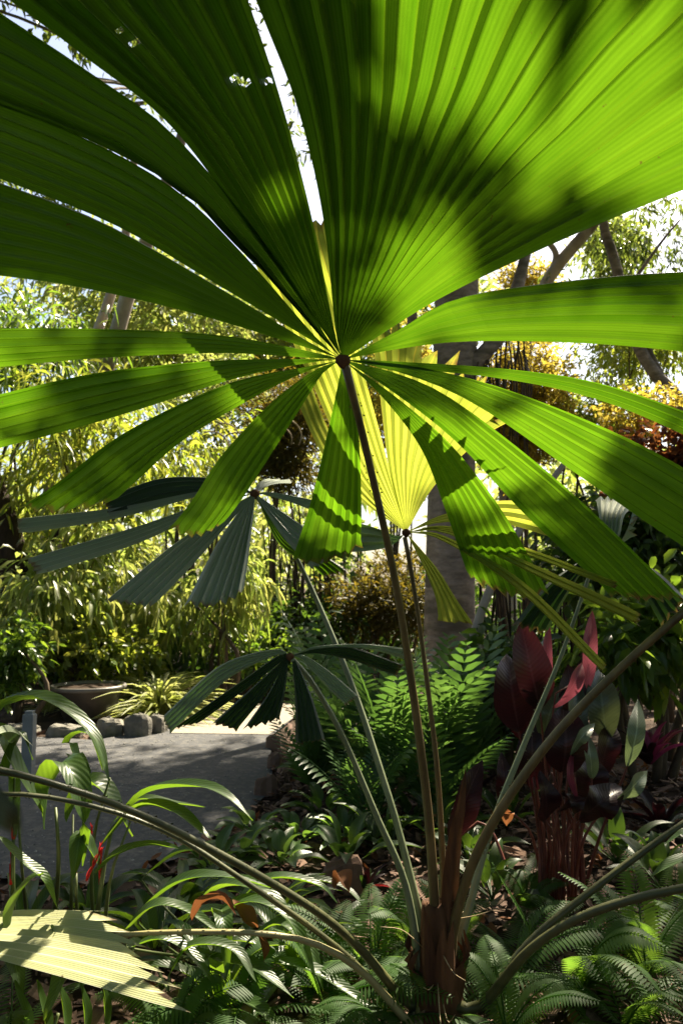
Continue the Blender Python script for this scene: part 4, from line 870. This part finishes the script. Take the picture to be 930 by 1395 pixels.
# far-off wood, plus an unseen ring behind the camera added to cut sky light
m = M(); bl = []
for i in range(110):
    x = random.uniform(-20, 20); h = random.uniform(1.2, 4.0); bl.append(((x, random.uniform(19, 27), h), (2.2, 1.5, h*.9)))
cloud(m, bl, 330, .36, .14, .2, .2, 6, False)
for i in range(60):  # ring of leaves around the back, added to block sky light
    a = random.uniform(-1.0, math.pi+1.0); rr = random.uniform(7, 11); x, y = rr*math.cos(a)*1.15, -rr*math.sin(a)+1.0
    if y > -3 and abs(x) < 7.5: continue
    h = random.uniform(1.6, 3.6); cloud(m, [((x, y, h), (1.6, 1.3, h*.95))], 420, .36, .14, .2, .2, 6, False)
tag(build('wood_and_light_blocker', m, L['lime'], origin=(0, 20, 0)), 'far-off mass of sunlit trees closing the view, with an unseen leaf ring added to block light', 'woodland', kind='stuff')
m = M(); bl = [((random.uniform(-12, 12), random.uniform(13, 16), random.uniform(.4, 1.2)), (1.3, .8, .9)) for i in range(34)]+[((random.uniform(-5, 5.5), random.uniform(9.6, 11.5), random.uniform(.25, .75)), (.8, .6, .6)) for i in range(34)]
cloud(m, bl, 260, .2, .07, .2, .2, 6, False)
tag(build('undergrowth', m, L['dark'], origin=(0, 14, 0)), 'dark undergrowth below the far trees', 'undergrowth', kind='stuff')

# ================================================================== SHADE CANOPY of the tall trees (mostly unseen leaf clumps added and cut to shape sun and shade)
LIT = [P(*q) for q in [(600, 285, 1.5), (760, 215, 1.42), (600, 150, 1.25), (700, 160, 1.32), (800, 205, 1.4), (560, 340, 1.57), (640, 345, 1.6), (530, 120, 1.22), (760, 130, 1.28), (680, 60, 1.17), (880, 160, 1.38), (900, 60, 1.25), (850, 20, 1.2), (930, 130, 1.35), (760, 60, 1.2), (820, 120, 1.3), (930, 210, 1.5), (990, 40, 1.25), (640, 80, 1.18), (850, 100, 1.3), (900, 200, 1.45), (760, 430, 1.68), (880, 420, 1.62), (650, 450, 1.7), (720, 520, 1.8), (850, 570, 1.85), (600, 560, 1.9), (700, 600, 1.9), (560, 580, 1.9), (450, 700, 2.1), (440, 640, 2.0), (560, 60, 1.15), (680, 20, 1.15),
   (560, 620, 2.15), (620, 580, 2.1), (420, 420, 2.0), (620, 820, 2.25), (700, 700, 2.2), (820, 690, 2.8), (380, 656, 2.8), (60, 1280, 1.97), (150, 1310, 1.9), (0, 1290, 1.96), (300, 1268, 2.06), (200, 1350, 1.8), (100, 1330, 1.86), (40, 1262, 2.03), (130, 1262, 2.03), (170, 1320, 1.87), (500, 640, 2.15), (540, 540, 2.1), (650, 600, 2.15), (440, 380, 2.0), (360, 340, 2.0), (480, 480, 2.05), (560, 680, 2.2), (600, 540, 2.1)]]
LIT += [G(*q) for q in [(815, 1205), (840, 1215), (640, 1190)]]+[P(505, 1010, 2.4), P(520, 1060, 2.37), P(590, 1090, 2.2), P(510, 1260, 2.3), P(690, 1200, 2.5), P(865, 1000, 3.0)]
LIT += [P(747, 890, 3.0), P(803, 885, 3.0), P(770, 935, 3.0), P(885, 930, 3.9), P(905, 950, 3.9), P(470, 1240, 2.3), P(600, 1260, 2.4), P(530, 1235, 2.4), P(300, 1210, 2.35), P(180, 1085, 2.3), P(560, 870, 4.3), P(700, 520, 8.4), P(740, 580, 8.3), P(690, 600, 8.3), P(720, 480, 8.6), P(670, 540, 8.4), P(750, 530, 8.5)]
LIT += [G(x, y) for x in range(236, 410, 24) for y in (966, 975, 985, 996)]
LIT = np.array(LIT)
FAR = np.array([P(*q) for q in [(212, 920, 7.3), (250, 900, 7.5), (300, 800, 7.4), (300, 760, 7.4), (180, 800, 8), (110, 600, 8.8), (50, 560, 8.8), (190, 560, 8.8), (300, 460, 15), (110, 700, 8.4), (110, 850, 7.9), (700, 560, 9.8), (780, 540, 9), (560, 560, 12), (900, 590, 7.6), (640, 600, 9.6)]])
SHADE = [P(*q) for q in [(700, 770, 2.2), (840, 770, 2.25), (900, 700, 2.2), (640, 740, 2.15), (880, 760, 2.3), (740, 720, 2.2), (930, 650, 2.1), (930, 740, 2.2), (560, 540, 1.85), (470, 610, 1.95)]]
def rayd(c, T, S=SUN):
    d = c-T; t = d@S; return np.linalg.norm(d-np.outer(t, S) if d.ndim > 1 else d-t*S, axis=-1), t
def gaps(rad):                                                    # leaves cut away so that chosen spots get sun
    def f(ps):
        k = np.ones(len(ps), bool)
        for T in LIT: k &= rayd(ps, T)[0] > rad
        return k
    return f
crown = {0: [], 1: [], 2: []}
tries = 0
roots = [T1, T3, T4]
while tries < 900:
    tries += 1
    c = np.array([rng.uniform(-5, 7), rng.uniform(5.3, 11.8), rng.uniform(6.0, 9.0)])
    r = rng.uniform(.35, .75)
    # keep the sunlit lanes open and keep the crowns above the line of sight
    dd, _ = rayd(c, LIT)
    if dd.min() < r+.06: continue
    d2, _ = rayd(c, FAR)
    if d2.min() < r+.45: continue
    if (c[2]-r-H)/c[1] < math.tan(R(21.5)): continue
    if c[2]-1.38*(c[1]-9.2) < 5.6: continue                # leave the far plants in sun
    e_ = c-CAM; qx, qy = CX+F*e_[0]/(e_@FW), CY-F*(e_@UP)/(e_@FW)
    if any(np.hypot(qx-(a[0]+(b_[0]-a[0])*t), qy-(a[1]+(b_[1]-a[1])*t)) < 70 for a, b_ in (((20, 10), (240, 180)), ((345, -20), (435, 300)), ((150, 300), (400, 445))) for t in (0, .25, .5, .75, 1)): continue
    k = int(np.argmin([abs(c[0]-1.2), abs(c[0]-4.5), abs(c[0]+3.5)])); crown[k].append((c, np.array([r, r, r*.6])))
for q in SHADE:
    for _ in range(3):
        c = q+SUN*rng.uniform(6.6, 7.4)+rng.normal(size=3)*.04; crown[0].append((c, np.array([.15, .15, .14])))
for px in range(-150, 1000, 62):
    for py in (1000, 1025, 1055, 1090, 1130, 1175, 1225, 1290, 1370):
        q = G(px+rng.uniform(-25, 25), py+rng.uniform(-8, 8)); q[2] = rng.uniform(0, .5) if px > 390 or py > 1150 else 0
        c = q+SUN*rng.uniform(9.5, 11.5); r = .30+.055*q[1]
        if rayd(c, LIT)[0].min() < r+.05 or rayd(c, FAR)[0].min() < r+.35: continue
        crown[0 if px < 700 else 1].append((c, np.array([r, r, r*.6])))
for q in [(350, 940, 2.1), (300, 940, 2.1), (260, 970, 2.1), (400, 960, 2.1), (440, 920, 2.15), (720, 900, 3.0), (770, 900, 3.0), (810, 870, 3.0), (710, 960, 3.0), (760, 980, 3.0), (820, 960, 3.0), (640, 1090, 3.0), (790, 1050, 3.0), (840, 1070, 3.0),
          (100, 470, 1.6), (250, 478, 1.7), (180, 610, 1.85), (290, 620, 1.9), (260, 690, 2.0), (320, 600, 1.9), (350, 570, 1.85), (90, 660, 1.85)]:
    c = P(*q)+SUN*rng.uniform(8, 9.5); r = .2
    crown[0].append((c, np.array([r, r, r*.8])))
for q in [(520, 235), (570, 232), (620, 226), (670, 222), (720, 240), (770, 262), (820, 276), (870, 272), (700, 300), (760, 312), (640, 290), (930, 365), (880, 378)]:
    c = PL(q[0], q[1], hA, nA)+SUN*rng.uniform(7.0, 8.2); crown[0].append((c, np.array([.075, .075, .07])))
for q in [(120, 60), (200, 100), (300, 120), (350, 250), (250, 220), (150, 200), (60, 130), (60, 330), (150, 360), (250, 400), (350, 430), (100, 260), (300, 30), (220, 10), (280, 300), (380, 380), (20, 40), (400, 180), (0, 220), (330, -60), (160, -60), (50, -60), (-80, 60), (-80, 200)]:
    c = PL(q[0]+rng.uniform(-15, 15), q[1]+rng.uniform(-15, 15), hA, nA)+SUN*rng.uniform(6.5, 8.5); crown[0].append((c, np.array([.17, .17, .15])))
for k, root in enumerate(roots):
    m = M(); big = [b_ for b_ in crown[k] if b_[1][0] > .205]; sm = [b_ for b_ in crown[k] if b_[1][0] <= .205]
    cloud(m, big, 150, .13, .05, .2, .2, 6, False, 1.3, .5, keep=gaps(.14))
    if sm: cloud(m, sm, 75, .12, .07, .1, .1, 3, False, 1.3, .5, keep=gaps(.10))
    build('crown', m, L['gum'], root)  # clumps set by where their shade should fall
    m = M(); tb = np.array(root['wl'])
    top = {0: P(640, 60, 8.2), 1: P(815, 200, 10), 2: P(260, 150, 10.5)}[k]
    for c, r in big[::9 if k == 2 else 4]:
        s = top+(c-top)*.15; tube(m, [top, s+np.array([0, 0, .2]), (s+c)/2+np.array([0, 0, .25]), c], [.03, .022, .014, .006], 8, 5)
    build('branches', m, L['bark_grey'], root)
# unseen canopy added overhead to cut sky light, hung on the dark tree
m = M(); bl = []
while len(bl) < 150:
    c = np.array([rng.uniform(-7, 7), rng.uniform(-7, 5.2), rng.uniform(5.6, 8.5)])
    if c[1] > 0 and (c[2]-.9-H)/max(c[1], .1) < .93: continue
    if unit(c-hC)@unit([-.15, -.72, .68]) > math.cos(R(17)): continue      # opening cut so sky light reaches the drooping frond
    bl.append((c, np.array([.9, .9, .5])))
cloud(m, bl, 230, .3, .13, .2, .2, 5, False, 1.3, .5, keep=gaps(.2)); build('crown', m, L['dark'], T6)
m = M()
for c, r in bl[::8]: tube(m, [P(-420, -250, 6.0), (P(-420, -250, 6.0)+c)/2+np.array([0, 0, .8]), c], [.07, .05, .015], 8, 6)
build('branches', m, L['bark_dark'], T6)
# fine hanging sprays seen against the sky on the right
m = M(); bl = [(P(random.uniform(830, 940), random.uniform(255, 350), 11), (.35, .3, .4)) for _ in range(14)]+[(P(random.uniform(760, 860), random.uniform(320, 390), 11), (.3, .3, .3)) for _ in range(9)]
cloud(m, bl, 70, .12, .03, .3, .6, 5, True); build('foliage', m, L['gum'], T2)
m = M(); bl = [(P(random.uniform(150, 240), random.uniform(110, 190), 11), (.3, .3, .25)) for _ in range(3)]+[(P(400, 160, 12), (.4, .4, .3)), (P(395, 185, 12), (.3, .3, .3))]
cloud(m, bl, 60, .14, .035, .3, .5, 5, True); build('foliage', m, L['gum'], T5)

# ================================================================== LIGHT, SKY, CAMERA
w = bpy.data.worlds.new('World'); scene.world = w; w.use_nodes = True; nt = w.node_tree
bg = nt.nodes['Background']; sky = nt.nodes.new('ShaderNodeTexSky'); sky.sky_type = 'NISHITA'; sky.sun_disc = False
sky.sun_elevation = SUN_EL; sky.sun_rotation = SUN_AZ; sky.air_density = 1.0; sky.dust_density = 3.0; sky.ozone_density = 1.0
nt.links.new(sky.outputs[0], bg.inputs[0]); bg.inputs[1].default_value = .06
ld = bpy.data.lights.new('sun', 'SUN'); ld.energy = 5.0; ld.angle = R(.53); ld.color = (1, .89, .68)
lo = bpy.data.objects.new('sun', ld); COL.objects.link(lo); lo.rotation_euler = Vector(SUN).to_track_quat('Z', 'Y').to_euler(); lo.location = (0, 0, 20)
cd = bpy.data.cameras.new('camera'); co = bpy.data.objects.new('camera', cd); COL.objects.link(co)
co.location = CAM; co.rotation_euler = (R(90)+PITCH, 0, 0); cd.sensor_fit = 'VERTICAL'; cd.sensor_height = 36.0; cd.sensor_width = 24.0
cd.lens = 36.0*F/1395.0; cd.clip_start = .05; cd.clip_end = 2000
cd.dof.use_dof = True; cd.dof.focus_distance = 1.95; cd.dof.aperture_fstop = 7.0
scene.camera = co
scene.render.engine = 'CYCLES'
cy = scene.cycles; cy.max_bounces = 8; cy.diffuse_bounces = 4; cy.glossy_bounces = 3; cy.transmission_bounces = 6; cy.transparent_max_bounces = 8
cy.use_denoising = True
try: cy.denoiser = 'OPENIMAGEDENOISE'
except Exception: pass
cy.sample_clamp_indirect = 8.0
vs = scene.view_settings; vs.view_transform = 'Standard'; vs.look = 'None'; vs.exposure = 2.0; vs.gamma = 1.0; vs.use_curve_mapping = False
for o in scene.objects:
    if 'wl' in o: del o['wl']
